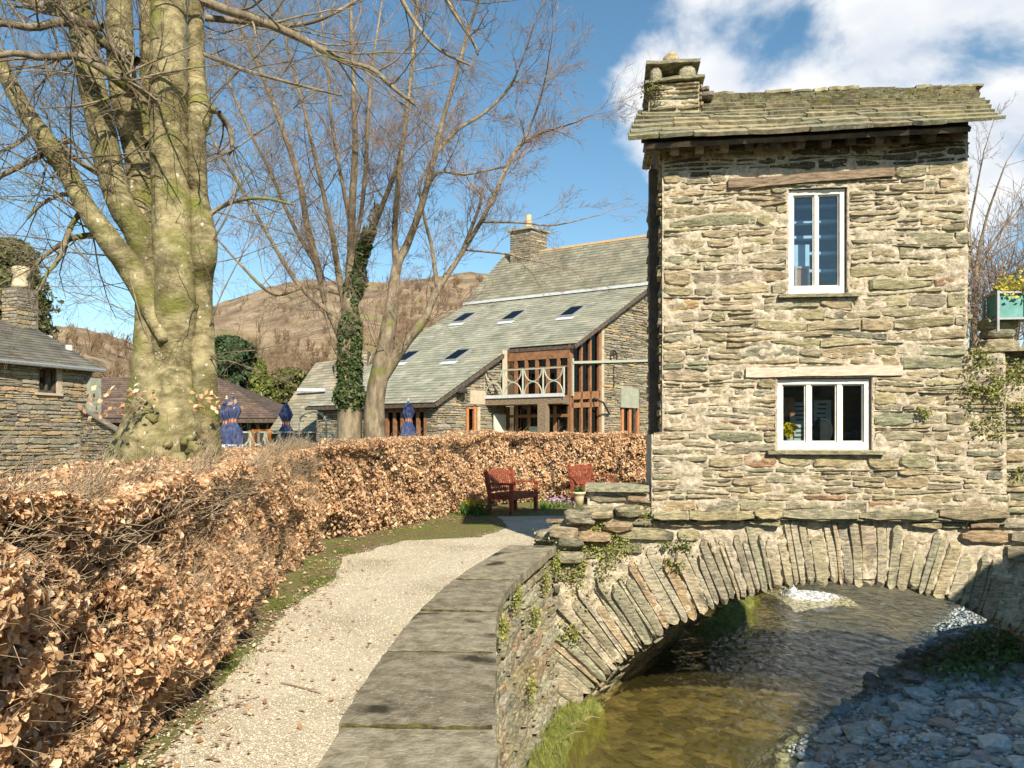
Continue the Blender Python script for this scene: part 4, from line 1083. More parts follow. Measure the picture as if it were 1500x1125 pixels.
b = MB(); b.bar(kp(T_EAVE - .33, LN - .2, zroof(T_EAVE - .33) - .09), kp(T_EAVE - .33, 9.7, zroof(T_EAVE - .33) - .09), .10, .14)
b.build('gutter', M['darkwood'], rfc)
b = MB(); b.bar(kp(0 - .04, -.2, zroof(0) - .09), kp(-.04, LN, zroof(0) - .09), .08, .14); b.build('gutter', M['darkwood'], rfc)
b = MB(); b.bar(kp(-.05, -.24, zroof(0) - .1), kp(T_FL, -.24, zroof(T_FL) - .1), .05, .16); b.build('bargeboard', M['darkwood'], rfc)
b = MB(); b.bar(kp(T_EAVE - .3, LN - .22, zroof(T_EAVE - .3) - .1), kp(0, LN - .22, zroof(0) - .1), .05, .14); b.build('bargeboard', M['darkwood'], rfc)
rn = DD.cross((GD + EZ * TANP).normalized()); rn = rn if rn.z > 0 else -rn
upv = (GD + EZ * TANP).normalized()
for (u, v) in ((681, 469), (753, 466), (839, 460), (598, 526), (671, 524)):
    c = isect(u, v, KB + EZ * 5.29, rn) + rn * .10; b = MB()
    b.box(c, (.36, .50, .06), (DD, upv, rn)); sk = b.build('skylight', M['greymetal'], rfc)
    b = MB(); b.box(c + rn * .075, (.29, .43, .01), (DD, upv, rn)); b.build('pane', M['cafeglass'], sk)
    b = MB(); b.box(c - upv * .62 - rn * .03, (.40, .13, .012), (DD, upv, rn)); b.build('apron', M['lead'], sk)
# chimney of the cafe
cc = isect(786, 372, kp(T_RIDGE, 0, 11.2), GD); cc = kp(T_RIDGE, 8.35, 11.2)
ch = empty('chimney'); ch.parent = cafe
for (ax, ay) in ((DD, GD), (GD, DD)):
    f_ = (lambda s, d, z, ax=ax, ay=ay: Vector((cc.x, cc.y, 0)) - ay * (.62 + d) + ax * (s - .62) + EZ * z)
    lay_stones(rubble(lambda s, z: True, 0, 1.24, 10.4, 12.35, (.07, .14), (.2, .5), .012, .02, seed=R.random() * 50), f_, ch, M['stone'], (.0, .03), PAL_CAFE, None, limit=0)
b = MB(); b.box(Vector((cc.x, cc.y, 11.3)), (.615, .615, 1.05), (DD, GD, EZ)); b.build('stack', MCAFE, ch)
b = MB(); b.box(Vector((cc.x, cc.y, 12.4)), (.76, .76, .06), (DD, GD, EZ)); b.build('cap_slab', M['greyblock'], ch)
b = MB(); b.lathe((cc.x, cc.y, 12.46), [(.25, 0), (.21, .18), (.16, .4), (.18, .46), (.14, .55), (.15, .78), (.10, .82)], 12); b.build('chimney_pot', M['terracotta'], ch, True)
# gable glazing, windows
def glazed(f_, boxes, bars, name, mat, parent, depth=-.12, fw_=.10):
    w_ = MB(); gl = MB()
    for (u0, v0, u1, v1) in boxes:
        pass
    return w_
def px_on(u, v, o, n): return isect(u, v, o, n)
def frame_bar(m, u0, v0, u1, v1, o, n, wd, dp=.1): m.bar(px_on(u0, v0, o, n), px_on(u1, v1, o, n), wd, dp, up=n)
oB = KB - NB * .05
gw = MB()
for u0, v0, u1, v1, wd in ((836, 505, 836, 672, .22), (878, 478, 878, 672, .20), (836, 507, 879, 477, .22), (836, 580, 879, 578, .30), (851, 500, 851, 672, .11), (864, 490, 864, 672, .11), (836, 594, 879, 592, .2)):
    frame_bar(gw, u0, v0, u1, v1, oB, NB, wd)
gwo = gw.build('gable_window', M['brownframe'], cafe)
for i, (a, c) in enumerate(((838, 850), (852, 863), (865, 877))):
    o_ = KB - NB * .10
    m = MB(); m.quad(px_on(a, 510 - (a - 838) * .7, o_, NB), px_on(c, 510 - (c - 838) * .7, o_, NB), px_on(c, 672, o_, NB), px_on(a, 672, o_, NB)); m.build('pane', M['cafeglass'], gwo)
m = MB(); frame_bar(m, 839, 525, 839, 580, KB + NB * .06, NB, .09, .06); frame_bar(m, 839, 531, 952, 528, KB + NB * .10, NB, .10, .05); m.build('white_brace', M['metal'], cafe)
m = MB(); m.box(px_on(922, 583, KB + NB * .05, NB), (.62, .04, .42), (GD, NB, EZ)); m.build('stone_panel', M['greyblock'], cafe)
wo = MB()
for u in (911, 922, 934): frame_bar(wo, u, 596, u, 674, oB, NB, .15)
frame_bar(wo, 909, 596, 936, 596, oB, NB, .12); wo = wo.build('window', M['orangeframe'], cafe)
m = MB(); m.quad(*(px_on(u, v, KB - NB * .1, NB) for u, v in ((910, 674), (936, 674), (936, 596), (910, 596)))); m.build('pane', M['cafeglass'], wo)
m = MB(); frame_bar(m, 899, 513, 899, 568, KB + NB * .05, NB, .05, .03)
for q in (520, 530): frame_bar(m, 894, q, 904, q - 3, KB + NB * .05, NB, .05, .03)
cpt = px_on(899, 522, KB + NB * .06, NB); m.tube([cpt + GD * .22 * math.cos(a) + EZ * .26 * math.sin(a) for a in np.linspace(0, 2 * math.pi, 13)], .025, 5, cap=False)
m.tube([px_on(870, 583, KB + NB * .1, NB), px_on(884, 590, KB + NB * .6, NB), px_on(893, 607, KB + NB * .1, NB)], .04, 6); m.build('iron_tie', M['dark'], cafe)
m = MB(); frame_bar(m, 951, 440, 951, 640, KB + NB * .03, NB, .28, .12); frame_bar(m, 882, 480, 882, 640, KB + NB * .02, NB, .16, .1); m.build('corner_stones', M['render'], cafe)
oA = KA - NB * .05
wa = MB()
for u in (684, 695): frame_bar(wa, u, 597, u, 676, oA, NB, .12)
frame_bar(wa, 683, 597, 697, 597, oA, NB, .10); wa = wa.build('window', M['orangeframe'], cafe)
m = MB(); m.quad(*(px_on(u, v, KA - NB * .1, NB) for u, v in ((683, 676), (697, 676), (697, 597), (683, 597)))); m.build('pane', M['cafeglass'], wa)
m = MB(); m.box(px_on(699, 582, KA + NB * .04, NB), (.40, .04, .28), (GD, NB, EZ)); frame_bar(m, 701, 596, 701, 650, KA + NB * .03, NB, .15, .06); m.build('dressed_stone', M['render'], cafe)
m = MB(); c = px_on(676, 574, KA + NB * .2, NB); m.lathe(c, [(.03, .22), (.2, .14), (.24, .0), (.22, -.05)], 10); m.bar(c + EZ * .2, c + EZ * .2 - NB * .2, .05); m.build('wall_lamp', M['dark'], cafe)
# balcony front: glazing along the notch, balcony, ground-floor doors
gc = MB(); oC = KB + ND * .02
zb0, zb1 = 3.25, 5.05
for k in (.02, .5, 1.0, 1.5, 2.0, 2.5, 2.98): gc.bar(kp(0, k, zb0), kp(0, k, zb1 - .25), .13, .1, up=ND)
gc.bar(kp(0, 0, zb1 - .1), kp(0, LN, zb1 - .1), .1, .34); gc.bar(kp(0, 0, zb0), kp(0, LN, zb0), .12, .12); gc.bar(kp(0, 0, 4.45), kp(0, LN, 4.45), .05, .06)
gco = gc.build('balcony_doors', M['brownframe'], cafe)
for k in range(6):
    m = MB(); m.quad(kp(.05, k * .5 + .06, zb0), kp(.05, k * .5 + .5, zb0), kp(.05, k * .5 + .5, zb1 - .2), kp(.05, k * .5 + .06, zb1 - .2)); m.build('pane', M['cafeglass'], gco)
bal = empty('balcony'); bal.parent = cafe
W1 = 1.15
m = MB(); a0, a1 = -.35, LN - .02
m.hexa([kp(.0, a0 + .1, 2.93) + ND * W1, kp(0, a1 + .3, 2.93) + ND * W1, kp(0, a1, 2.93), kp(0, a0 + .38, 2.93)], [kp(.0, a0 + .1, 3.2) + ND * W1, kp(0, a1 + .3, 3.2) + ND * W1, kp(0, a1, 3.2), kp(0, a0 + .38, 3.2)])
m.build('deck_beam', M['oldwood'], bal)
m = MB(); m.bar(kp(0, a0, 3.25) + ND * W1, kp(0, a1 + .35, 3.25) + ND * W1, .1, .12); m.build('deck_edge', M['lead'], bal)
rl = MB(); R0, R1_ = kp(0, a0, 3.3) + ND * W1, kp(0, a1 + .3, 3.3) + ND * W1; RLn = (R1_ - R0).length; rd = (R1_ - R0).normalized()
for z_ in (.0, 1.0): rl.bar(R0 + EZ * z_, R1_ + EZ * z_, .05)
for k in range(5): rl.bar(R0 + rd * RLn * k / 4, R0 + rd * RLn * k / 4 + EZ * 1.02, .06)
for k in range(4):
    c = R0 + rd * RLn * (k + .5) / 4; r_ = RLn / 8 * .86
    rl.tube([c + rd * r_ * math.cos(a) + EZ * (.02 + .47 * math.sin(a)) for a in np.linspace(0, math.pi, 13)], .03, 5)
    rl.tube([c + rd * r_ * math.cos(a) + EZ * (.98 - .47 * math.sin(a)) for a in np.linspace(0, math.pi, 13)], .03, 5)
rl.build('railing', M['metal'], bal)
m = MB(); pz = kp(0, .55, 0) + ND * W1; m.bar(pz + EZ * GZ, pz + EZ * 2.95, .34, .34, up=ND); m.build('post', M['oldwood'], bal)
m = MB(); m.bar(kp(-.2, LN + .02, 3.0) + NB * .2, kp(-.2, LN + .02, 5.2) + NB * .2, .2, .2); m.build('render_post', M['render'], bal)
gf = MB()
for k in (.05, .7, 1.3, 1.9, 2.5, 2.95): gf.bar(kp(.05, k, GZ), kp(.05, k, 2.9), .14, .1, up=ND)
gf.bar(kp(.05, 0, 2.5), kp(.05, LN, 2.5), .12, .12); gf.build('entrance_doors', M['brownframe'], cafe)
m = MB(); m.quad(kp(.1, 0, GZ), kp(.1, LN, GZ), kp(.1, LN, 2.9), kp(.1, 0, 2.9)); m.build('entrance_glass', M['cafeglass'], cafe)
m = MB(); m.box(kp(.0, 1.6, 1.65), (.28, .02, .42), (DD, ND, EZ)); m.build('menu_card', M['panel'], cafe)
m = MB(); m.box(kp(.0, 2.72, 1.75), (.10, .02, .12), (DD, ND, EZ)); m.build('green_sign', make_mat('green_sign', (.10, .5, .12), None, 5, .5, 0), cafe)
m = MB(); m.box(kp(.0, 2.72, 1.45), (.11, .02, .10), (DD, ND, EZ)); m.build('notice', M['paleblue'], cafe)
wb = empty('white_board', Vector((-.5, 32, .2)), 'blank white board leaning on the cafe wall left of the entrance', 'board')
c = px_on(732, 625, KA + NB * .15, NB); m = MB(); m.box(c, (.34, .03, .5), (GD, NB, EZ)); m.build('panel', M['panel'], wb)
m = MB()
for s_ in (-1, 1): m.bar(c + GD * .3 * s_ - EZ * 1.2, c + GD * .3 * s_ - EZ * .4, .05)
m.build('leg', M['oldwood'], wb)
# terrace doors under the low eaves
td = MB()
fe = lambda s, z, d=-.05: fE(s, d, z)
q0 = isect(557, 620, fE(0, 0, 0), ND); q1 = isect(624, 620, fE(0, 0, 0), ND); dq = (q1 - q0); lq = dq.length; dq.normalize(); q0.z = 0
for k in (0, .16, .33, .5, .67, .84, 1): td.bar(q0 + dq * lq * k + EZ * GZ, q0 + dq * lq * k + EZ * 2.9, .14, .1, up=ND)
td.bar(q0 + EZ * 2.75, q0 + dq * lq + EZ * 2.75, .1, .24); td.bar(q0 + EZ * 1.2, q0 + dq * lq + EZ * 1.2, .08, .08); tdo = td.build('terrace_doors', M['brownframe'], cafe)
m = MB(); m.quad(q0 + EZ * GZ - ND * .08, q0 + dq * lq + EZ * GZ - ND * .08, q0 + dq * lq + EZ * 2.8 - ND * .08, q0 + EZ * 2.8 - ND * .08); m.build('pane', M['cafeglass'], tdo)

# ------------------------------------------------------------------ wing beside the cafe, brown-roofed hall, old house on the left
def roof_quad(m, a, b_, c, d, pal, ex=.24, wid=(.25, .45), rnd=R):      # a-b eaves, d-c ridge: slates laid over a quadrilateral
    a, b_, c, d = map(Vector, (a, b_, c, d)); h_ = ((d - a).length + (c - b_).length) / 2; n = max(2, int(h_ / ex))
    nn = (b_ - a).cross(d - a).normalized(); nn = nn if nn.z > 0 else -nn
    for i in range(n):
        f0, f1 = i / n, min(1, (i + 1.35) / n)
        l0, r0, l1, r1 = a.lerp(d, f0), b_.lerp(c, f0), a.lerp(d, f1), b_.lerp(c, f1)
        ln = (r0 - l0).length
        if ln < .1: continue
        x = 0
        while x < ln:
            w_ = rnd.uniform(*wid); p, q = x / ln, min(1, (x + w_ - .012) / ln)
            A = [l0.lerp(r0, p) + nn * .03, l0.lerp(r0, q) + nn * .03, l1.lerp(r1, q), l1.lerp(r1, p)]
            m.hexa(A, [v + nn * .022 for v in A], pick(pal, None, .1)); x += w_
wing = empty('cafe_wing', P(450, 640, 37), 'lower slate roofed wing between the ivy tree and the brown hall', 'building')
m = MB()
wa_, wb_, wc_, wd_ = P(394, 632, 35), P(500, 632, 34), P(545, 522, 38.5), P(463, 532, 39.5)
roof_quad(m, wa_, wb_, wc_, wd_, [(.30, .265, .20), (.265, .235, .175), (.33, .29, .22), (.24, .22, .17)])
tag(m.build('slates', M['cafe_slate'], wing), kind='stuff')
m = MB(); m.bar(P(436, 571, 36.9), P(476, 571, 36.6), .1, .14); m.build('flashing', M['lead'], wing)
m = MB(); m.quad(wa_ - EZ * .1, wb_ - EZ * .1, wc_ - EZ * .1, wd_ - EZ * .1); gz = lambda p: Vector((p.x, p.y, 0))
m.quad(gz(wa_) + Vector((.3, .2, 0)), gz(wb_), wb_ - EZ * .1, wa_ - EZ * .1 + Vector((.3, .2, 0))); m.quad(gz(wa_), gz(wd_), wd_ - EZ * .1, wa_ - EZ * .1); m.build('wall', MCAFE, wing)
chw = P(517, 560, 38.2); fcw = lambda s, d, z: Vector((chw.x - .8 + s, chw.y - .5 - d, z))
m = MB(); m.box(Vector((chw.x, chw.y, 3.5)), (.79, .49, 2.3)); m.build('chimney_stack', MCAFE, wing)
lay_stones(rubble(lambda s, z: True, 0, 1.6, 3.2, 5.8, (.08, .16), (.2, .5), .012, .02, seed=121.), fcw, wing, M['stone'], (0, .03), PAL_CAFE, None, limit=0)
hall = empty('brown_roofed_hall', P(270, 640, 44), 'low hall with a dark brown hipped roof behind the beech', 'building')
e0, e1, r0_, r1_ = P(60, 613, 42), P(407, 613, 42), P(150, 553, 46), P(318, 553, 46)
b1_ = Vector((e1.x, 52, e1.z)); b0_ = Vector((e0.x, 52, e0.z))
m = MB()
roof_quad(m, e0, e1, r1_, r0_, [(.95, .95, .95), (1.1, 1.05, 1.0), (.85, .85, .85)], .28, (.3, .5)); roof_quad(m, e1, b1_, r1_ + Vector((0, .05, 0)), r1_, [(.95, .95, .95), (1.05, 1.05, 1)], .28, (.3, .5))
M['brownroof2'] = make_mat('brown_tile', (.10, .070, .055), (.155, .112, .088), 2.5, .7, .2, 20, attr=True)
tag(m.build('roof_tiles', M['brownroof2'], hall), kind='stuff')
m = MB(); dn = EZ * .12
m.quad(e0 - dn, e1 - dn, r1_ - dn, r0_ - dn); m.add([e1 - dn, b1_ - dn, r1_ - dn], [[0, 1, 2]]); m.quad(r0_ - dn, r1_ - dn, b1_ - dn, b0_ - dn); m.build('roof_boards', M['darkwood'], hall)
m = MB(); m.bar(e0 - EZ * .12, e1 - EZ * .12, .1, .22); m.build('fascia', M['darkwood'], hall)
m = MB(); iy = Vector((0, .6, 0)); m.quad(gz(e0) + iy, gz(e1) + iy - Vector((.5, 0, 0)), e1 + iy - EZ * .15 - Vector((.5, 0, 0)), e0 + iy - EZ * .15); m.quad(gz(e1) + iy - Vector((.5, 0, 0)), gz(b1_) - Vector((.5, 0, 0)), b1_ - EZ * .15 - Vector((.5, 0, 0)), e1 + iy - EZ * .15 - Vector((.5, 0, 0))); m.build('wall', M['dark'], hall)
for k in range(26):
    m = MB(); x = e1.x - .7 - k * .48; m.box((x, 42.5, 1.2), (.06, .05, 1.2)); m.build('wall_post', M['oldwood'], hall)
m = MB(); m.bar(P(205, 590, 42.9), P(222, 602, 42.6), .5, .05); m.bar(P(313, 597, 42.9), P(322, 602, 42.6), .5, .05); m.build('roof_light', M['paleblue'], hall)
old = empty('old_stone_house', (-17, 27, 0), 'grey brown rubble house with slate roof at the left edge', 'house')
OQ = Vector((-15, 28, 0)); OA = Vector((math.sin(rad(20)), math.cos(rad(20)), 0)); ON = Vector((-OA.y, OA.x, 0))
ZO = EYE + 102 / F * 28
fo_ = lambda s, d, z: OQ - OA * s - ON * d + EZ * z
ow = isect(70, 557, OQ, ON); os_ = (OQ - Vector((ow.x, ow.y, 0))).dot(OA); oz = ow.z
stonewall(fo_, lambda s, z: not (abs(s - os_) < .33 and abs(z - oz) < .42), 0, 9, 0, ZO + .1, 131., old, (.07, .17), (.18, .55), PAL_CAFE + [(.44, .33, .20), (.40, .36, .29)])
fo2 = lambda s, d, z: OQ + ON * s + OA * d + EZ * z
stonewall(fo2, lambda s, z: z < ZO + min(s, 7 - s) * .5, 0, 7, 0, ZO + 1.8, 141., old)
m = MB()
e_a, e_b = OQ - OA * 9.2 + ON * -.3 + EZ * (ZO - .1), OQ + OA * .25 - ON * .3 + EZ * (ZO - .1); r_a, r_b = OQ - OA * 9.2 + ON * 3.5 + EZ * (ZO + 1.75), OQ + OA * .25 + ON * 3.5 + EZ * (ZO + 1.75)
roof_quad(m, e_a, e_b, r_b, r_a, [(.13, .12, .10), (.155, .142, .118), (.17, .155, .128), (.115, .11, .092)], .25)
f_a, f_b = OQ - OA * 9.2 + ON * 7.3 + EZ * (ZO - .1), OQ + OA * .25 + ON * 7.3 + EZ * (ZO - .1); roof_quad(m, f_b, f_a, r_a, r_b, [(.19, .18, .15)], .3)
tag(m.build('slates', M['cafe_slate'], old), kind='stuff')
m = MB(); m.quad(e_a - EZ * .08, e_b - EZ * .08, r_b - EZ * .08, r_a - EZ * .08); m.quad(r_a - EZ * .08, r_b - EZ * .08, f_b - EZ * .08, f_a - EZ * .08); m.build('roof_boards', M['darkwood'], old)
m = MB(); m.tube([e_a - EZ * .02 - ON * .06, e_b - EZ * .02 - ON * .06], .07, 6)
for k in range(9): m.bar(e_b - OA * (.4 + k) - EZ * .05 - ON * .06, e_b - OA * (.4 + k) - EZ * .12 + ON * .15, .04)
m.build('gutter', M['greymetal'], old)
wf_ = MB()
for (a, c, z0, z1) in ((-.33, -.25, -.42, .42), (.25, .33, -.42, .42), (-.03, .03, -.42, .42), (-.33, .33, .34, .42), (-.33, .33, -.42, -.34)):
    wf_.hexa([fo_(os_ + a, -.05, oz + z0), fo_(os_ + c, -.05, oz + z0), fo_(os_ + c, -.05, oz + z1), fo_(os_ + a, -.05, oz + z1)], [fo_(os_ + a, -.15, oz + z0), fo_(os_ + c, -.15, oz + z0), fo_(os_ + c, -.15, oz + z1), fo_(os_ + a, -.15, oz + z1)])
wf_ = wf_.build('window', M['darkwood'], old)
m = MB(); m.quad(fo_(os_ - .33, -.11, oz - .42), fo_(os_ + .33, -.11, oz - .42), fo_(os_ + .33, -.11, oz + .42), fo_(os_ - .33, -.11, oz + .42)); m.build('pane', M['glass'], wf_)
m = MB(); m.box(fo_(os_, .03, oz - .47), (.5, .08, .04), (OA, ON, EZ)); m.box(fo_(os_ - .42, .015, oz), (.10, .03, .45), (OA, ON, EZ)); m.build('sill', M['render'], wf_)
m = MB(); m.quad(fo_(.2, -.6, 0), fo_(9, -.6, 0), fo_(9, -.6, ZO), fo_(.2, -.6, ZO)); m.build('interior', M['dark'], old)
occ = OQ - OA * .2 + ON * 3.2; m = MB(); m.box(occ + EZ * (ZO + 2.0), (.42, .34, .95), (OA, ON, EZ)); m.build('chimney_stack', MCAFE, old)
for f_ in ((lambda s, d, z: occ - ON * (.35 + d) + OA * (s - .42) + EZ * z), (lambda s, d, z: occ + OA * (-.43 - d) + ON * (s - .34) + EZ * z)):
    lay_stones(rubble(lambda s, z: True, 0, .76, ZO + 1, ZO + 2.9, (.08, .16), (.2, .5), .012, .02, seed=R.random() * 40), f_, old, M['stone'], (0, .03), PAL_CAFE, None, limit=0)
m = MB(); m.lathe(occ + EZ * (ZO + 3.0), [(.34, 0), (.30, .1), (.26, .45), (.30, .5), (.30, .75), (.2, .78)], 12); m.build('chimney_pot', M['pot'], old, True)
m = MB(); m.bar(occ - ON * .6 - OA * .7 + EZ * (ZO + 1.25), occ - ON * .6 + OA * .7 + EZ * (ZO + 1.25), .25, .08); m.build('flashing', M['lead'], old)
m = MB(); vp = P(101, 513, 28.6); m.tube([vp - EZ * .25, vp + EZ * .18], .12, 8); m.build('vent_pipe', M['white'], old)
m = MB(); m.box(fo_(.0, .1, EYE + 62 / F * 28), (.22, .12, .62), (OA, ON, EZ)); m.build('quoin_block', M['greyblock'], old)
lw = empty('sloping_garden_wall', P(135, 640, 24), 'low stone wall with a sloping coping beside the old house', 'wall')
la, lb = P(118, 596, 26.5), P(190, 640, 24); lt_ = (gz(lb) - gz(la)); ll_ = lt_.length; lt_.normalize(); lnn = Vector((lt_.y, -lt_.x, 0))
flw = lambda s, d, z: gz(la) + lt_ * s + lnn * d + EZ * z
stonewall(flw, lambda s, z: z < la.z + (lb.z - la.z) * s / ll_, 0, ll_, 0, la.z, 151., lw)
m = MB(); m.bar(la + lnn * .02, lb + lnn * .02, .22, .05); m.build('coping', MCAFE, lw)
# ================================================================== TREES
def smooth_path(pts, rr, k=6):
    n = len(pts); P_, R_ = [], []
    for i in range(n - 1):
        a, b_, c, d = pts[max(i - 1, 0)], pts[i], pts[i + 1], pts[min(i + 2, n - 1)]
        for j in range(k):
            t = j / k; P_.append(.5 * ((2 * b_) + (c - a) * t + (2 * a - 5 * b_ + 4 * c - d) * t * t + (3 * b_ - a - 3 * c + d) * t ** 3)); R_.append(rr[i] * (1 - t) + rr[i + 1] * t)
    P_.append(pts[-1]); R_.append(rr[-1]); return P_, R_
class Tw:                                          # many thin tapering twigs as one mesh, three-sided
    def __init__(s): s.V, s.F, s.n, s.q = [], [], 0, {}
    def add(s, pts, r0, r1, sides=3):
        s.q.setdefault((len(pts), sides), []).append(([tuple(q) for q in pts], r0, r1))
    def many(s, p, r0, r1, sides=3):               # p: (N, n, 3) paths at once
        p = np.asarray(p, dtype=float); N_, n = p.shape[:2]
        t = np.gradient(p, axis=1); t /= np.linalg.norm(t, axis=2)[..., None] + 1e-9
        x = np.cross(t, np.array((.31, .52, .79))); x /= np.linalg.norm(x, axis=2)[..., None] + 1e-9; y = np.cross(t, x)
        r = (np.asarray(r0)[:, None] + (np.asarray(r1) - np.asarray(r0))[:, None] * np.linspace(0, 1, n)[None])[..., None]
        V = np.stack([p + (x * math.cos(2 * math.pi * k / sides) + y * math.sin(2 * math.pi * k / sides)) * r for k in range(sides)], 2).reshape(-1, 3)
        i = np.arange(n - 1)[:, None] * sides; k = np.arange(sides)[None]; k2 = (k + 1) % sides
        Fq = np.stack([i + k, i + k2, i + sides + k2, i + sides + k], -1).reshape(-1, 4)
        Fq = (Fq[None] + (np.arange(N_) * n * sides)[:, None, None]).reshape(-1, 4)
        s.V.append(V); s.F.append(Fq + s.n); s.n += len(V)
    def build(s, name, mat, parent):
        for (n, sd), L_ in s.q.items(): s.many([a[0] for a in L_], np.array([a[1] for a in L_]), np.array([a[2] for a in L_]), sd)
        return mesh_obj(name, np.concatenate(s.V), np.concatenate(s.F), mat, parent, None, True)
def grow(tw, p, d, ln, r, lev, rnd, up=.25, crook=.28, kids=(5, 4, 3), spread=.8, minr=.0018):
    n = max(4, int(4 + lev * 1.5)); pts = [Vector(p)]; dd = Vector(d).normalized()
    for i in range(n):
        dd = (dd + Vector((rnd.gauss(0, crook), rnd.gauss(0, crook), rnd.gauss(0, crook) + up * .35)) * .55).normalized()
        pts.append(pts[-1] + dd * ln / n)
    tw.add(pts, r, max(minr, r * .35), 5 if lev >= 3 else (4 if lev == 2 else 3))
    if lev <= 0: return
    nk = kids[min(len(kids) - 1, 3 - lev if lev <= 3 else 0)]
    for k in range(nk + rnd.randint(0, 1)):
        f = rnd.uniform(.22, .98); q = f * n; i = min(int(q), n - 1); b = pts[i].lerp(pts[i + 1], q - i)
        t = (pts[i + 1] - pts[i]).normalized(); side = Vector((rnd.gauss(0, 1), rnd.gauss(0, 1), rnd.gauss(0, .8))); side = (side - t * side.dot(t)).normalized()
        grow(tw, b, t + side * rnd.uniform(.5, 1.1) * spread, ln * rnd.uniform(.35, .65), max(minr, r * (1 - .6 * f) * rnd.uniform(.4, .62)), lev - 1, rnd, up, crook, kids, spread, minr)
def px_stem(pts, Y, rk=1.0, dy=0.0, seed=0):       # photo polyline (u, v, radius px) -> 3D path at depth about Y
    out, rr = [], []
    for i, q in enumerate(pts):
        yy = Y + (dy * i / max(1, len(pts) - 1) + .12 * math.sin(i * 1.9 + seed) if dy is not None else 1.5 * nz(q[0] * .006, q[1] * .006, 3.3) * min(1, max(0, (560 - q[1]) / 150))); out.append(P(q[0], q[1], yy)); rr.append(q[2] / F * yy * rk * (1 if dy is not None else .62 + .38 * min(1, max(0, (q[1] - 380) / 120))))
    return out, rr
def stem_mesh(m, pts, rr, n=14, rough=.06, seed=0.0, k=8):
    Pp, Rr = smooth_path(pts, rr, k); b0 = len(m.v); m.tube(Pp, Rr, n)
    for i in range(b0, len(m.v)):
        j = (i - b0) // n
        if j < len(Pp):
            v = Vector(m.v[i]); c = Pp[j]; q = v - c; r_ = Rr[j]
            m.v[i] = tuple(c + q * (1 + rough * 2.2 * nz(v.x * 2.2 / max(.2, r_ * 4) + seed, v.y * 2.2, v.z * 1.1) + rough * nz(v.x * 7, v.y * 7 + seed, v.z * 4)))
    return Pp, Rr
YB = 8.6
beech = empty('beech_tree', P(228, 690, YB).xy.to_3d(), 'huge bare beech with pale mossy multiple trunks behind the hedge', 'tree')
stems = [  # (u, v, radius in px), depth shift
    ([(236, 830, 84), (234, 710, 70), (238, 650, 58), (246, 595, 48), (253, 545, 39), (257, 475, 31), (256, 400, 28), (252, 300, 28), (248, 200, 27), (247, 100, 26), (248, 0, 24), (250, -200, 18), (252, -420, 10)], .0),
    ([(298, 720, 27), (302, 630, 20), (300, 560, 17), (296, 480, 17), (295, 420, 16), (299, 372, 18), (299, 345, 18), (291, 285, 13), (289, 200, 13), (293, 166, 17), (288, 100, 12), (287, 0, 11), (290, -160, 9), (296, -380, 5)], .06),
    ([(226, 640, 44), (224, 550, 30), (220, 470, 21), (216, 400, 19), (204, 345, 20), (178, 300, 19), (160, 245, 19), (149, 190, 19), (132, 112, 18.5), (118, 32, 18), (105, -60, 15), (90, -200, 11), (70, -380, 6)], .12),
    ([(222, 450, 17), (213, 370, 17), (205, 285, 15.5), (197, 224, 14.5), (184, 148, 20), (176, 80, 19), (175, 16, 18), (168, -100, 14), (158, -300, 7)], .34),
    ([(230, 430, 12), (217, 300, 9), (215, 200, 9), (214, 100, 9), (212, -20, 8), (205, -240, 4)], .45),
    ([(240, 500, 6), (222, 452, 17), (194, 398, 18.5), (160, 352, 16.5), (126, 304, 14.5), (100, 256, 14), (68, 208, 13.5), (35, 160, 12.5), (8, 110, 11), (-30, 40, 9), (-90, -90, 5)], -.12),
    ([(172, 830, 56), (176, 740, 44), (188, 680, 34), (212, 620, 30), (238, 560, 10)], -.20),
    ([(300, 830, 34), (296, 740, 26), (290, 680, 21), (284, 620, 16), (272, 560, 6)], -.26),
]
trunk_paths = []
m = MB()
for i, (st, dy) in enumerate(stems):
    pts, rr = px_stem(st, YB + dy, dy=.45 if i > 5 else 0.0, seed=i); trunk_paths.append(stem_mesh(m, pts, rr, 28, .032, i * 3.1, 12))
for (u, v, r_) in ((312, 160, 6), (286, 657, 11), (263, 674, 12), (233, 664, 6), (286, 670, 10), (246, 650, 6), (271, 647, 7), (295, 667, 8), (278, 642, 6), (207, 640, 7), (224, 612, 8)):
    c = P(u, v, YB - (.46 if v > 590 else .18)); r_ = r_ / F * YB; k = R.random() * 9
    m.add([c + Vector(q) * r_ for q in ICO2_V * (1 + .7 * np.array([nz(*(w * 1.9 + k)) for w in ICO2_V])[:, None])], ICO2_F)
m.build('trunk', M['bark'], beech, True)
tw = Tw(); rt = random.Random(3)
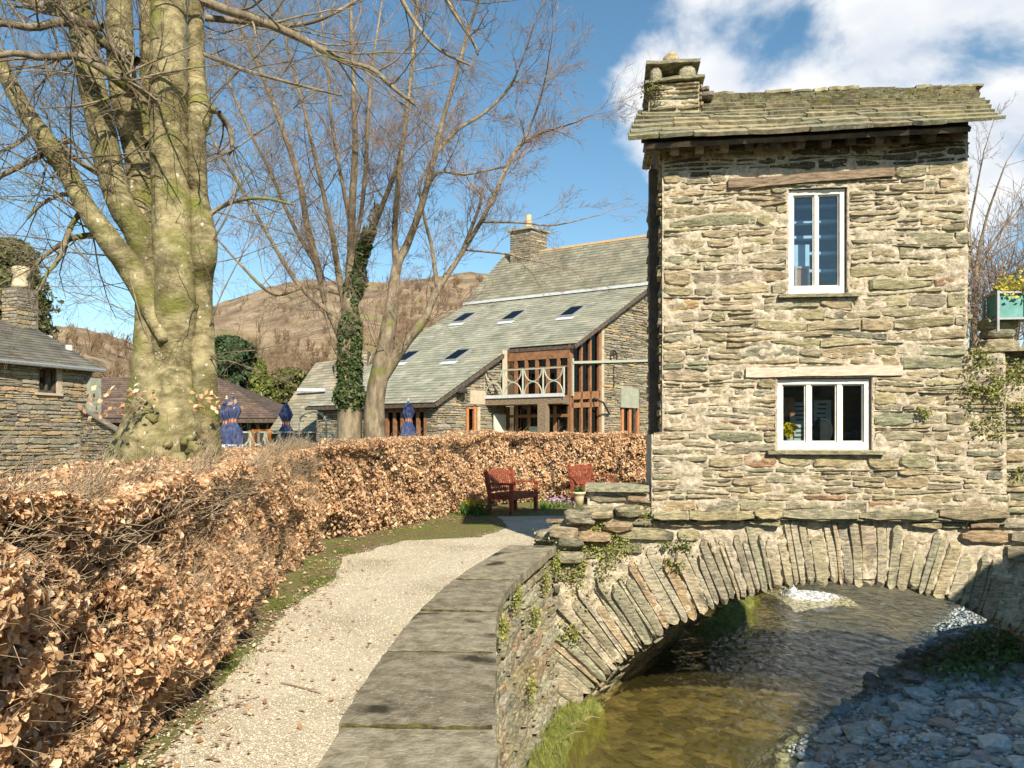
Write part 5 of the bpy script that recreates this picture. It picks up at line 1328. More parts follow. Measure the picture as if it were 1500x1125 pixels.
limbs = [  # secondary limbs seen against the sky
    [(250, -40, 8), (300, 2, 7), (380, 30, 6), (440, 56, 5.5), (500, 88, 4.6), (545, 102, 4), (575, 128, 3), (610, 155, 2)],
    [(300, 26, 5), (360, 32, 4.4), (410, 38, 4), (470, 28, 3), (540, -10, 2)],
    [(122, 60, 9), (90, 10, 7), (60, -30, 5)], [(240, 160, 8), (205, 140, 7.5), (172, 118, 7), (150, 100, 7), (110, 82, 6.5), (60, 84, 6), (20, 78, 5), (-30, 90, 4)],
    [(200, 90, 8), (150, 60, 8), (110, 28, 8), (70, 12, 8), (30, -4, 7), (-20, -30, 6)], [(150, 40, 7), (100, 30, 6), (50, 40, 6), (0, 34, 5), (-40, 44, 4)],
    [(100, 205, 5), (70, 222, 4.5), (40, 238, 4), (0, 258, 4), (-40, 268, 3)], [(180, 280, 5), (150, 258, 5), (110, 232, 4.6), (80, 205, 4.2), (55, 190, 3.4), (20, 214, 3), (-20, 230, 2)],
    [(165, 345, 6), (130, 345, 4), (100, 352, 3), (60, 380, 2.4), (40, 410, 1.6)], [(128, 300, 5), (105, 330, 3.6), (85, 380, 3), (70, 400, 2.4), (58, 425, 1.5)], [(120, 290, 4), (90, 285, 3.4), (60, 300, 3), (40, 320, 2)],
    [(232, 180, 6), (225, 150, 6), (200, 125, 6), (178, 110, 5)], [(320, 165, 5), (336, 190, 4), (340, 215, 3), (334, 228, 2)],
    [(288, 330, 4), (330, 300, 3), (380, 290, 2.5), (430, 300, 1.6)], [(300, 80, 3.4), (350, 100, 3), (420, 120, 2.4), (500, 140, 1.5)],
    [(620, -60, 4), (660, 10, 3.4), (692, 60, 2.6), (700, 80, 1.4)], [(560, -60, 4), (600, 20, 3.4), (640, 70, 2.6), (690, 96, 1.6)]]
for i, lb_ in enumerate(limbs):
    pts, rr = px_stem(lb_, YB + .05, dy=rt.uniform(-1.1, .3), seed=0); Pp, Rr = smooth_path(pts, rr, 6)
    mm_ = MB(); tw.add(Pp, Rr[0], Rr[-1], 7)
    for j in range(3, len(Pp) - 1, 2):
        t = (Pp[j + 1] - Pp[j]).normalized(); side = Vector((rt.gauss(0, 1), rt.gauss(0, .8), rt.gauss(.1, 1))); grow(tw, Pp[j], t * .8 + side * .8, rt.uniform(.5, 1.3), Rr[j] * .36, 2, rt, .15, .18, (4, 4, 3), 1.0, .0012)
for i, (Pp, Rr) in enumerate(trunk_paths[:6]):
    for j in range(24, len(Pp) - 2, 3):
        if Pp[j].z < 2.4 or rt.random() < .5: continue
        side = Vector((rt.gauss(-.4 if i != 1 else .5, 1), rt.gauss(-.1, .9), rt.gauss(.2, .6))).normalized(); grow(tw, Pp[j] + side * Rr[j] * .8, side + EZ * .3, rt.uniform(.8, 2.0), rt.uniform(.006, .013), 3, rt, .12, .17, (5, 5, 3), 1.0, .0012)
tw.build('branches', M['twig'] if False else M['bark2'], beech)
# a few dry leaves kept on low shoots
n = 260; pos = []
for cu, cv, k in ((165, 600, 26), (198, 576, 26), (300, 590, 24), (314, 585, 20), (142, 585, 14), (330, 600, 10), (122, 595, 8)):
    tw2 = Tw(); base = P(225 if cu < 240 else 285, 600, YB - .5); tip = P(cu, cv, YB - .75); tw2.add([base, base.lerp(tip, .5) + EZ * .06, tip], .006, .002); tw2.build('low_shoot', M['twig'], beech)
    for _ in range(k): pos.append(tip + Vector((rt.gauss(0, .09), rt.gauss(0, .12), rt.gauss(0, .055))))
PAL_LEAF = np.array([(.68, .44, .25), (.76, .53, .32), (.58, .35, .18), (.82, .62, .41), (.72, .48, .28), (.42, .25, .13), (.86, .70, .51)])
n = len(pos); scatter('dry_leaves', LEAF_T, LEAF_F, np.array(pos), rots(n), NP.uniform(.05, .085, n), PAL_LEAF[NP.integers(0, 7, n)] * NP.uniform(.85, 1.15, (n, 1)), M['leaf'], beech)

YT = 17.5
def multi_tree(name, label, stems_, Y, limbs_lev, seed, kids, minr=.004, lens=(1.2, 2.8), mat='bark2', step=2, skip=.15, twr=(.014, .03), zmin=3.0):
    e = empty(name, P(stems_[0][0][0], 640, Y).xy.to_3d(), label, 'tree'); m = MB(); tw = Tw(); rt = random.Random(seed)
    for i, st in enumerate(stems_):
        pts, rr = px_stem(st, Y, dy=None); Pp, Rr = stem_mesh(m, pts, rr, 9, .06, i * 2.2, 6)
        for j in range(4, len(Pp) - 1, step):
            if Pp[j].z < zmin or rt.random() < skip: continue
            t = (Pp[j + 1] - Pp[j]).normalized(); side = Vector((rt.gauss(0, 1), rt.gauss(0, 1), rt.gauss(0, .4))).normalized()
            grow(tw, Pp[j], t * .7 + side * .8, rt.uniform(*lens), min(Rr[j] * .5, rt.uniform(*twr)), limbs_lev, rt, .22, .2, kids, .85, minr)
        grow(tw, Pp[-1], (Pp[-1] - Pp[-2]), 1.6, Rr[-1], limbs_lev, rt, .2, .2, kids, .8, minr)
    m.build('trunk', M[mat], e, True); tw.build('twigs', M['twig'], e); return e
ivy_stems = [
    [(512, 690, 19), (512, 600, 17), (511, 520, 15), (512, 450, 13), (514, 380, 11), (516, 300, 9), (520, 220, 7), (518, 120, 6), (514, 20, 4.5), (512, -80, 3)],
    [(505, 500, 9), (482, 450, 8.5), (468, 400, 8), (450, 330, 7.5), (438, 262, 7), (416, 196, 6), (392, 130, 5), (362, 60, 4), (330, 0, 3), (310, -50, 2)],
    [(512, 470, 8), (524, 400, 7), (545, 340, 6.5), (572, 270, 6), (588, 220, 5.4), (598, 150, 4.6), (606, 80, 3.6), (612, -10, 2.6)],
    [(508, 460, 8), (496, 400, 7), (484, 330, 6), (466, 250, 5), (446, 160, 4.2), (424, 80, 3.4), (404, 0, 2.6)],
    [(514, 380, 6), (528, 320, 5), (536, 240, 5), (540, 160, 4), (548, 80, 3), (560, 0, 2)],
    [(500, 470, 5), (440, 420, 4.6), (390, 340, 4.2), (350, 270, 3.6), (320, 220, 3), (300, 180, 2)],
    [(500, 430, 5), (450, 420, 4.4), (400, 430, 3.6), (350, 385, 3), (310, 340, 2)],
    [(470, 400, 5), (430, 330, 4.4), (395, 250, 4), (360, 180, 3.4), (335, 120, 2.6), (318, 70, 2)],
    [(515, 340, 5), (500, 260, 4.4), (486, 180, 4), (480, 100, 3.2), (470, 20, 2.4)]]
multi_tree('ivy_clad_tree', 'bare grey tree with ivy climbing its upright trunk', ivy_stems, YT, 3, 21, (5, 5, 3), minr=.0024, lens=(.9, 2.3), twr=(.009, .018))
sis = [
    [(548, 690, 18), (548, 620, 16), (551, 570, 14), (564, 510, 12.5), (574, 450, 11), (581, 392, 10.5), (598, 355, 8.5), (618, 300, 7.8), (634, 240, 7), (645, 190, 6), (662, 130, 5), (682, 60, 4), (700, 0, 3), (712, -60, 2)],
    [(581, 392, 9), (578, 340, 7), (584, 260, 6), (594, 180, 5), (603, 100, 4), (608, 20, 3), (612, -60, 2)],
    [(556, 560, 9), (590, 508, 7.5), (620, 470, 7), (640, 425, 6.5), (668, 384, 6), (695, 340, 5.5), (715, 305, 5), (740, 250, 4.5), (760, 215, 4), (790, 196, 3), (840, 180, 2), (856, 172, 1.2)],
    [(640, 425, 5), (670, 380, 4.6), (692, 330, 4), (705, 292, 3.4), (700, 280, 2)],
    [(638, 225, 5), (670, 190, 4.4), (710, 165, 3.8), (745, 130, 3), (760, 100, 2)],
    [(720, 300, 3.6), (746, 240, 3.4), (770, 200, 3), (790, 150, 2.4), (800, 110, 1.6)],
    [(704, 325, 3.2), (760, 326, 2.6), (810, 330, 2.1), (858, 320, 1.2)], [(681, 366, 2.6), (740, 372, 2.2), (770, 380, 1.2)],
    [(641, 424, 5), (632, 360, 4.4), (622, 320, 3.6), (616, 270, 2.8), (640, 220, 2)], [(600, 350, 5), (636, 258, 4), (680, 256, 3), (740, 244, 2.2)]]
multi_tree('forked_grey_tree', 'bare forked grey tree spreading right in front of the cafe roof', sis, YT - .2, 3, 33, (5, 4, 3), minr=.0024, lens=(.5, 1.5), twr=(.007, .014))
# ivy on the first trunk
iv = empty('ivy', P(511, 650, YT - .3), 'dark green ivy wrapped round the upright grey trunk', 'plant')
pos, nr = [], []
for _ in range(7500):
    v = R.uniform(335, 625) if R.random() < .9 else R.uniform(300, 660)
    cu = np.interp(v, [300, 340, 400, 450, 520, 600, 660], [552, 540, 524, 514, 512, 512, 512]); wv = np.interp(v, [300, 340, 400, 460, 520, 570, 620, 660], [7, 12, 16, 18, 24, 25, 20, 9]) * (.75 + .5 * nz(v * .03, 2))
    a = R.uniform(0, 2 * math.pi); r_ = wv / F * YT * R.uniform(.6, 1.08)
    c = P(cu, v, px_stem([(cu, v, 1)], YT, dy=None)[0][0].y); nn = Vector((math.cos(a), math.sin(a), 0)); pos.append(c + nn * r_); nr.append(nn + EZ * .4)
n = len(pos); gc_ = np.array([(.055, .085, .022), (.075, .11, .03), (.10, .135, .04), (.04, .065, .02)])[NP.integers(0, 4, n)]
scatter('leaves', LEAF_T, LEAF_F, np.array(pos), frames(np.array(nr), .7), NP.uniform(.07, .13, n), gc_ * NP.uniform(.8, 1.3, (n, 1)), M['green'], iv)
# background trees: bare tree and scrub right of the house, conifers, copse on the hill
rt_st = [[(1425, 640, 7), (1426, 520, 6), (1428, 440, 5), (1432, 380, 4), (1445, 320, 3), (1462, 270, 2), (1475, 235, 1)], [(1428, 430, 4), (1440, 380, 3), (1466, 340, 2.4), (1490, 310, 1.6), (1510, 280, 1)], [(1427, 400, 4), (1420, 340, 3), (1430, 280, 2.2), (1440, 230, 1.2)], [(1432, 400, 3), (1460, 370, 2.4), (1500, 345, 1.6)]]
multi_tree('bare_tree', 'thin bare tree right of the little house roof', rt_st, 26, 3, 44, (3, 3, 2), minr=.004, lens=(1.0, 2.0), zmin=4, skip=.45, twr=(.008, .016))
def scrub(name, label, u, v0, v1, Y, wpx, seed, n=40, mat='twig'):
    rt = random.Random(seed); c = P(u, v0, Y); e = empty(name, c, label, 'bush'); tw = Tw(); h_ = (v0 - v1) / F * Y
    for k in range(n):
        d = Vector((rt.gauss(0, .5), rt.gauss(0, .4), 1)); grow(tw, c + Vector((rt.uniform(-1, 1) * wpx / F * Y, rt.gauss(0, .5), 0)), d, h_ * rt.uniform(.6, 1.1), .02, 2, rt, .3, .3, (6, 5, 4), 1.0, .008)
    tw.build('stems', M[mat], e); return e
scrub('scrub', 'brown leafless scrub behind the teal planter', 1470, 520, 375, 22, 60, 5, 46)
scrub('scrub', 'dark brown leafless thicket at the far right edge', 1530, 520, 345, 27, 60, 6, 40)
def conifer(name, label, u, v0, v1, Y, wpx, col, seed, n=4200, cone=True, size=.22, droop=0.0):
    rt = random.Random(seed); base = P(u, v0, Y); h_ = (v0 - v1) / F * Y; w_ = wpx / F * Y; e = empty(name, base, label, 'tree')
    m = MB(); m.tube([base - EZ * 2, base + EZ * h_ * .5, base + EZ * h_ * .95], [.25, .15, .03], 7); m.build('trunk', M['bark2'], e)
    pos, nr = [], []
    for _ in range(n):
        f = rt.random() ** .8; prof = (1 - f) ** .8 if cone else math.sqrt(max(0, 1 - (2 * f - .9) ** 2 / 1.25))
        a = rt.uniform(0, 2 * math.pi); lump = 1 + .75 * nz(math.cos(a) * 1.8 + seed, math.sin(a) * 1.8, f * 5) + .3 * nz(math.cos(a) * 5, math.sin(a) * 5 + seed, f * 14); r_ = w_ * (prof + .06) * lump * rt.uniform(.5, 1.12)
        nn = Vector((math.cos(a), math.sin(a), 0)); pos.append(base + nn * r_ + EZ * (h_ * f)); nr.append(nn + EZ * rt.uniform(-.2 - droop, .8 - droop))
    n_ = len(pos); c_ = np.array(col) * NP.uniform(.6, 1.4, (n_, 1)); scatter('crown', LEAF_T, LEAF_F, np.array(pos), frames(np.array(nr), .8), NP.uniform(.6, 1.3, n_) * size, c_, M['green'], e); return e
conifer('yew_tree', 'dark green rounded evergreen beyond the brown roof', 335, 600, 494, 62, 34, (.05, .085, .03), 3, 9000, False, .40)
conifer('golden_conifer', 'yellow green pointed conifer beside the dark evergreen', 382, 600, 526, 58, 20, (.17, .20, .04), 4, 5000, True, .32)
conifer('olive_conifer', 'olive green bushy conifer left of the slate wing', 425, 605, 540, 64, 27, (.13, .13, .035), 5, 5000, False, .36)
conifer('cypress_tree', 'shaggy green cypress behind the old house chimney', 16, 560, 352, 33, 44, (.12, .13, .045), 6, 11000, False, .24, .6)
conifer('cypress_tree', 'drooping side of a green conifer right of the old house chimney', 50, 520, 430, 32.5, 15, (.11, .125, .04), 7, 3000, False, .22, .8)
# woodland on the hillsides reads as one brown mass
def hill_z(x, y):
    dg = bpy.context.evaluated_depsgraph_get(); ok, loc, *_ = scene.ray_cast(dg, Vector((x, y, 500)), Vector((0, 0, -1))); return loc.z if ok else 0
HT = []
rt = random.Random(77)
hz_cache = [o for o in scene.objects if o.name.startswith('hill')]
bpy.context.view_layer.update()
def hray(u, v):
    d = Vector(((u - CX) / F, 1, -(v - HZ) / F)); best = None
    for o in hz_cache:
        ok, loc, nn, i = o.ray_cast(Vector((0, 0, EYE)), d)
        if ok and (best is None or loc.y < best.y): best = loc
    return best
wt = Tw()
for _ in range(760):
    zone = rt.random()
    if zone < .45: u, v = rt.uniform(560, 760), rt.uniform(410, 560)
    elif zone < .75: u, v = rt.uniform(300, 560), rt.uniform(500, 600)
    elif zone < .88: u, v = rt.uniform(60, 330), rt.uniform(485, 590)
    else: u, v = rt.uniform(280, 720), rt.uniform(405, 560)
    p = hray(u, v)
    if p is None: continue
    s_ = rt.uniform(3.5, 7.5)
    for k in range(9):
        d = Vector((rt.gauss(0, .35), rt.gauss(0, .2), 1)); q = [p + Vector((rt.gauss(0, .3), 0, -.5)), p + d * s_ * .5, p + d * s_ + Vector((rt.gauss(0, 1.0), 0, 0))]; wt.add(q, .22, .06)
        for z_ in range(3):
            w0 = p + d * s_ * rt.uniform(.3, .9); wt.add([w0, w0 + Vector((rt.gauss(0, 1.2), 0, rt.uniform(.5, 2)))], .10, .04)
tag(wt.build('hillside_woodland', make_mat('bare_woodland', (.13, .085, .05), (.24, .165, .095), .02, .9, 0), None), 'brown leafless woodland scattered over the hillside', 'woodland', kind='stuff')

# ================================================================== HEDGES
def hedge(name, label, line, hfun, depth, nleaf, ntwig, lsize, seed, leaf_top=.35):
    c = Curve(line); e = empty(name, c.at(c.L / 2)[0], label, 'hedge'); pos, nr, cl = [], [], []
    rt = random.Random(seed); tw = Tw()
    def bulge(s, z): return .20 * nz(s * .9 + seed, z * 1.1) + .15 * nz(s * 2.4, z * 2.6 + seed) + .10 * nz(s * 6, z * 6)
    for _ in range(nleaf):
        s = rt.random() * c.L; p, t, nn = c.fast(s); h_ = hfun(s / c.L) + .12 * nz(s * .8, seed) + .09 * nz(s * 3, seed)
        if rt.random() < .62:
            z = h_ * rt.random() ** .85; round_ = -.35 * max(0, z / h_ - .75) ** 2 * 8 - .10 * max(0, .22 - z)
            d = bulge(s, z) + round_ - abs(rt.gauss(0, .07)); q = p + nn * d + EZ * max(.03, z); n_ = nn + EZ * .35
            if (nz(s * 1.9 + 11, z * 2.1, seed) < -.30 or nz(s * 6.5, z * 6.5, seed) < -.28) and rt.random() < .72: continue
        else:
            dd = depth * rt.random() ** 2.2; q = p - nn * dd + EZ * (h_ - .03 - abs(rt.gauss(0, .05))); n_ = EZ + nn * .3
            if rt.random() > leaf_top: continue
        pos.append(q); nr.append(n_)
    n = len(pos); cc_ = PAL_LEAF[NP.choice(7, n, p=[.22, .2, .14, .16, .16, .06, .06])] * NP.uniform(.82, 1.18, (n, 1))
    lf = scatter('leaves', LEAF8_T, LEAF8_F, np.array(pos), frames(np.array(nr), .75), NP.uniform(.5, 1.35, n) * lsize, cc_, M['leaf'], e); lf['kind'] = 'stuff'
    TW, ST = [], []
    for _ in range(ntwig):
        s = rt.random() * c.L; p, t, nn = c.fast(s); h_ = hfun(s / c.L) + .12 * nz(s * .8, seed) + .09 * nz(s * 3, seed)
        if rt.random() < .62:
            z = h_ * rt.random(); q = p + nn * (bulge(s, z) - .18) + EZ * max(.05, z); d = nn * rt.uniform(.2, 1) + t * rt.gauss(0, .6) + EZ * rt.gauss(.4, .5); l_ = rt.uniform(.15, .34)
        else:
            q = p - nn * (rt.random() * depth - .05) + EZ * (h_ - rt.uniform(.1, .3)); d = EZ * rt.uniform(-.1, .8) + t * rt.gauss(0, .9) + nn * rt.gauss(0, .9); l_ = rt.uniform(.07, .24)
        d.normalize(); a = q + d * l_ * .5 + Vector((rt.gauss(0, .03), rt.gauss(0, .03), rt.gauss(0, .025))); b_ = q + d * l_; TW.append((tuple(q), tuple(a), tuple(b_)))
    tw.many(TW, NP.uniform(.0018, .0045, len(TW)), np.full(len(TW), .0012)); tw.build('twigs', M['hedgetwig'], e)['kind'] = 'stuff'
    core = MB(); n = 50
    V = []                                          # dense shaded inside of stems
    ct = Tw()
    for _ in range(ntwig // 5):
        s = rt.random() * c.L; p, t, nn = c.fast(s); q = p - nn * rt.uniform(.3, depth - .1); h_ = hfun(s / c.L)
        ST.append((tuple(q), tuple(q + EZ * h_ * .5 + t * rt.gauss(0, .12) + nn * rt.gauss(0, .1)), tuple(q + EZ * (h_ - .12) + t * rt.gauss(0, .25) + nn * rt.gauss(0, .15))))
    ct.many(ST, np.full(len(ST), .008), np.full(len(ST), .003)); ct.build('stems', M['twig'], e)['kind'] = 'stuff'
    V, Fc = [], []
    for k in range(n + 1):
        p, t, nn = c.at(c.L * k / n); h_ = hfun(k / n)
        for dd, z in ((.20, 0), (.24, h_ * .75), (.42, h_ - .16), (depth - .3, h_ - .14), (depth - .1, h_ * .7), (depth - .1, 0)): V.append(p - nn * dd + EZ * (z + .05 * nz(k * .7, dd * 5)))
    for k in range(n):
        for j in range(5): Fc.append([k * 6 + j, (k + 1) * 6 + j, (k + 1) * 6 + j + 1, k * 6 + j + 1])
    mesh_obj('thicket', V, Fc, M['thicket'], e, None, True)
    return e
M['hedgetwig'] = make_mat('hedge_twig', (.26, .185, .11), (.52, .41, .28), 6, .8, 0)
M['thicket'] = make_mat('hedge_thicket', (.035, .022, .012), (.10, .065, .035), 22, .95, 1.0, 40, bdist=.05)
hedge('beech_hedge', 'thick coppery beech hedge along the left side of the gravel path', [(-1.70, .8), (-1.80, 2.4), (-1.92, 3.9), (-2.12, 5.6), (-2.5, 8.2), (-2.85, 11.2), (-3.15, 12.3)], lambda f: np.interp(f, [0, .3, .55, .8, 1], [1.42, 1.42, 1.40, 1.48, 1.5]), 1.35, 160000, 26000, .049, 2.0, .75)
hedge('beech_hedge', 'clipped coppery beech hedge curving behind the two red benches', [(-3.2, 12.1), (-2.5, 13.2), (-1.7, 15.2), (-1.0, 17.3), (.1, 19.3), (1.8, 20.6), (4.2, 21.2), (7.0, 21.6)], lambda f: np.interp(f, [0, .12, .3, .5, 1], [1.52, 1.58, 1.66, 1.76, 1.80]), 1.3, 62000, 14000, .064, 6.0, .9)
# ================================================================== STREAM BANKS
EL = [(2.1, 1.5), (2.35, 5), (2.55, 7), (2.75, 7.7), (3.05, 8.4), (3.85, 9.4), (5.5, 11.2), (7.0, 13.0), (8.8, 15.4)]
def sdist(x, y, line=EL):
    best, sg = 1e9, 1
    for (ax, ay), (bx, by) in zip(line[:-1], line[1:]):
        dx, dy = bx - ax, by - ay; t = max(0, min(1, ((x - ax) * dx + (y - ay) * dy) / (dx * dx + dy * dy))); px, py = ax + t * dx, ay + t * dy
        d = math.hypot(x - px, y - py)
        if d < best: best, sg = d, (1 if (x - ax) * dy - (y - ay) * dx > 0 else -1)
    return best * sg
def bank_h(x, y):
    d = sdist(x, y) + .18 * nz(x * 1.3, y * 1.3)
    return WATER - .02 + (.42 if d > 0 else .62) * max(-1.6, min(d, .9)) + .20 * max(0, min(d - .9, 3)) + .03 * nz(x * 3, y * 3)
nxb, nyb = 90, 150; xs = np.linspace(1.4, 9.4, nxb); ys = np.linspace(2.5, 15.5, nyb)
V = [(x, y, bank_h(x, y)) for y in ys for x in xs]
Fc = [[j * nxb + i, j * nxb + i + 1, (j + 1) * nxb + i + 1, (j + 1) * nxb + i] for j in range(nyb - 1) for i in range(nxb - 1)]
bank = tag(mesh_obj('gravel_bank', V, Fc, M['bankgravel'], smooth=True), kind='structure')
PAL_P = np.array([(.32, .39, .40), (.40, .47, .48), (.26, .32, .34), (.46, .52, .52), (.37, .40, .38), (.35, .33, .31), (.54, .58, .57)])
def pebble_mesh(k, sub):
    v = (ICO2_V if sub else ICO_V) * (1 + .48 * np.array([nz(*(q * 1.25 + k * 7.7)) for q in (ICO2_V if sub else ICO_V)])[:, None]); return v
rt = random.Random(9); stones_ = []
tries = 0
while len(stones_) < 300 and tries < 9000:
    tries += 1; y = rt.uniform(5.6, 11.8); x = rt.uniform(2.4, 7.5); d = sdist(x, y)
    if d < -.12 or d > 3.2: continue
    u, v = proj((x, y, bank_h(x, y)))
    if u > 1530 or v > 1150: continue
    s_ = rt.choice((rt.uniform(.04, .07), rt.uniform(.05, .09), rt.uniform(.06, .10), rt.uniform(.09, .15)))
    if any((x - a) ** 2 + (y - b_) ** 2 < (.62 * (s_ + c)) ** 2 for a, b_, c in stones_): continue
    stones_.append((x, y, s_))
protos = []
for k in range(14):
    c = PAL_P[k % 7]; me = mesh_obj('stone', pebble_mesh(k, True), ICO2_F if False else [list(f) for f in ICO2_F], M['pebble'], None, [tuple(c)] * len(ICO2_V)); protos.append(me)
for i, (x, y, s_) in enumerate(stones_):
    o = protos[i] if i < 14 else protos[rt.randrange(14)].copy()
    if i >= 14: COL.objects.link(o)
    o.parent = bank; o.location = (x, y, bank_h(x, y) + s_ * .12); o.rotation_euler = (rt.gauss(0, .25), rt.gauss(0, .25), rt.uniform(0, 6.3)); o.scale = (s_ * rt.uniform(1.0, 1.5), s_ * rt.uniform(.8, 1.1), s_ * rt.uniform(.38, .62))
pos = []
while len(pos) < 13000:
    y = 5.4 + 9.5 * rt.random() ** 1.3; x = rt.uniform(2.2, 9); d = sdist(x, y)
    if d < -.25 + .2 * rt.random() or d > 4.5: continue
    pos.append((x, y, bank_h(x, y) + .004))
pos = np.array(pos); n = len(pos)
scatter('pebbles', pebble_mesh(3, False), ICO_F, pos, frames(np.tile((0, 0, 1.0), (n, 1)), .25), np.stack([NP.uniform(.014, .045, n)] * 2 + [NP.uniform(.008, .02, n)], 1), PAL_P[NP.integers(0, 7, n)] * NP.uniform(.75, 1.2, (n, 1)), M['pebble'], bank)['kind'] = 'stuff'
BLADE_T = [(-.04, 0, 0), (.04, 0, 0), (.03, .05, .55), (0, .16, 1.0)]; BLADE_F = [(0, 1, 2), (0, 2, 3)]
def upframes(n, lean=.35):
    return frames(np.tile((0, 0, 1.0), (n, 1)), lean)
def plant_patch(name, label, cat, pts, size, cols, parent=None, T=LEAF_T, TF=LEAF_F, mat='green', up=True, kind=None):
    n = len(pts); o = scatter(name, T, TF, np.array([tuple(p) for p in pts]), frames(np.tile((0, 0, 1.0), (n, 1)), .9) if T is LEAF_T else upframes(n), NP.uniform(.7, 1.3, n) * size, np.array(cols)[NP.integers(0, len(cols), n)] * NP.uniform(.75, 1.25, (n, 1)), M[mat], parent)
    return tag(o, label, cat, kind=kind)
GREENS = [(.07, .12, .03), (.10, .16, .04), (.13, .19, .05), (.05, .09, .025)]
pts = []
for _ in range(1500):
    u, v = rt.gauss(1445, 50), rt.gauss(958, 22)
    p = G(u, v, -1.15); x, y = p.x, p.y
    if sdist(x, y) < .15: continue
    pts.append((x, y, bank_h(x, y) + abs(rt.gauss(0, .06)) + .02))
plant_patch('bank_herbs', 'low green leafy herbs growing along the shaded gravel bank', 'plants', pts, .075, [(.22, .42, .16), (.28, .50, .20), (.16, .32, .12)], kind='stuff')
tw = Tw()
for _ in range(260):
    u, v = rt.gauss(1370, 40), rt.gauss(970, 14); p = G(u, v, -1.3); q = Vector((p.x, p.y, bank_h(p.x, p.y)))
    d = Vector((rt.gauss(-.5, .7), rt.gauss(-.2, .6), rt.uniform(.3, 1))); tw.add([q, q + d * .12, q + d * rt.uniform(.2, .32) + Vector((0, 0, -.03))], .004, .0015)
tag(tw.build('dead_stems', M['twig'], None), 'tangle of dead brown stems hanging over the water from the gravel bank', 'twigs', kind='stuff')
for (u0, v0, u1, v1, lab) in ((1405, 1035, 1490, 1060, 'long dark branch lying on the gravel bank'), (1290, 1045, 1303, 1065, 'short pale twig on the gravel bank')):
    a, c = G(u0, v0, -1.2), G(u1, v1, -1.15); t_ = Tw(); t_.add([Vector((a.x, a.y, bank_h(a.x, a.y) + .06)), Vector(((a.x + c.x) / 2, (a.y + c.y) / 2, bank_h((a.x + c.x) / 2, (a.y + c.y) / 2) + .10)), Vector((c.x, c.y, bank_h(c.x, c.y) + .05))], .012, .006, 6); tag(t_.build('driftwood', M['twig'], None), lab, 'branch')
# mossy mound at the foot of the parapet wall
def mound(name, line, w_, h_, seed, label):
    c = Curve(line); V, Fc = [], []; n, m_ = 60, 14
    for i in range(n + 1):
        p, t, nn = c.at(c.L * i / n); e_ = math.sin(math.pi * min(1, max(0, i / n)) ** .7)
        for j in range(m_ + 1):
            f = j / m_; q = p + nn * (f * w_ * (.75 + .35 * nz(i * .13, seed))); z = WATER - .10 + (h_ + .1) * (1 - f ** 1.6) * (.55 + .45 * e_) + .05 * nz(q.x * 4, q.y * 4, seed) + .02 * nz(q.x * 14, q.y * 14) - .30 * max(0, (f - .72) / .28)
            V.append((q.x, q.y, z))
    for i in range(n):
        for j in range(m_): Fc.append([i * (m_ + 1) + j, i * (m_ + 1) + j + 1, (i + 1) * (m_ + 1) + j + 1, (i + 1) * (m_ + 1) + j])
    o = tag(mesh_obj(name, V, Fc, M['moss'], None, None, True), kind='structure'); pts = []
    rt = random.Random(int(seed)); 
    for _ in range(5200):
        i = rt.randrange(len(V)); p = V[i]
        if p[2] < WATER + .0: continue
        pts.append((p[0] + rt.gauss(0, .03), p[1] + rt.gauss(0, .06), p[2] - .005))
    plant_patch(name + '_grass', label, 'grass', pts, .06, [(.22, .26, .05), (.30, .31, .08), (.15, .19, .04)], T=BLADE_T, TF=BLADE_F, mat='grass', kind='stuff')
M['moss'] = make_mat('moss', (.10, .12, .025), (.27, .28, .07), 7, .95, 1.0, 40, spots=((.17, .13, .08), 5, .60, .72), bdist=.03)
mound('mossy_bank', [(.0, 4.5), (.0, 5.8), (.12, 6.9), (.26, 7.6), (.45, 8.5), (.66, 9.1), (.95, 9.45)], .42, .30, 5.0, 'bright green moss and grass at the foot of the parapet wall')
mound('mossy_bank', [(2.9, 12.6), (3.55, 13.5), (4.1, 14.6), (4.6, 16), (5.2, 17.4)], .5, .26, 8.0, 'sunlit moss and weeds on the far bank beyond the arch')
for (u, v, k) in ((850, 1062, 0), (870, 1055, 1), (845, 1078, 2)):
    p = G(u, v, WATER + .2); t_ = Tw(); t_.add([p - Vector((.1, 0, 0)), p + Vector((-.02, .03, .03)), p + Vector((.08, .01, .0 + .02 * k))], .007, .003, 5); tag(t_.build('driftwood', M['twig'], None), ('brown stick lying on the mossy bank, nearest the arch', 'thin curved stick across the middle of the mossy bank', 'short stick low on the mossy bank')[k], 'stick')
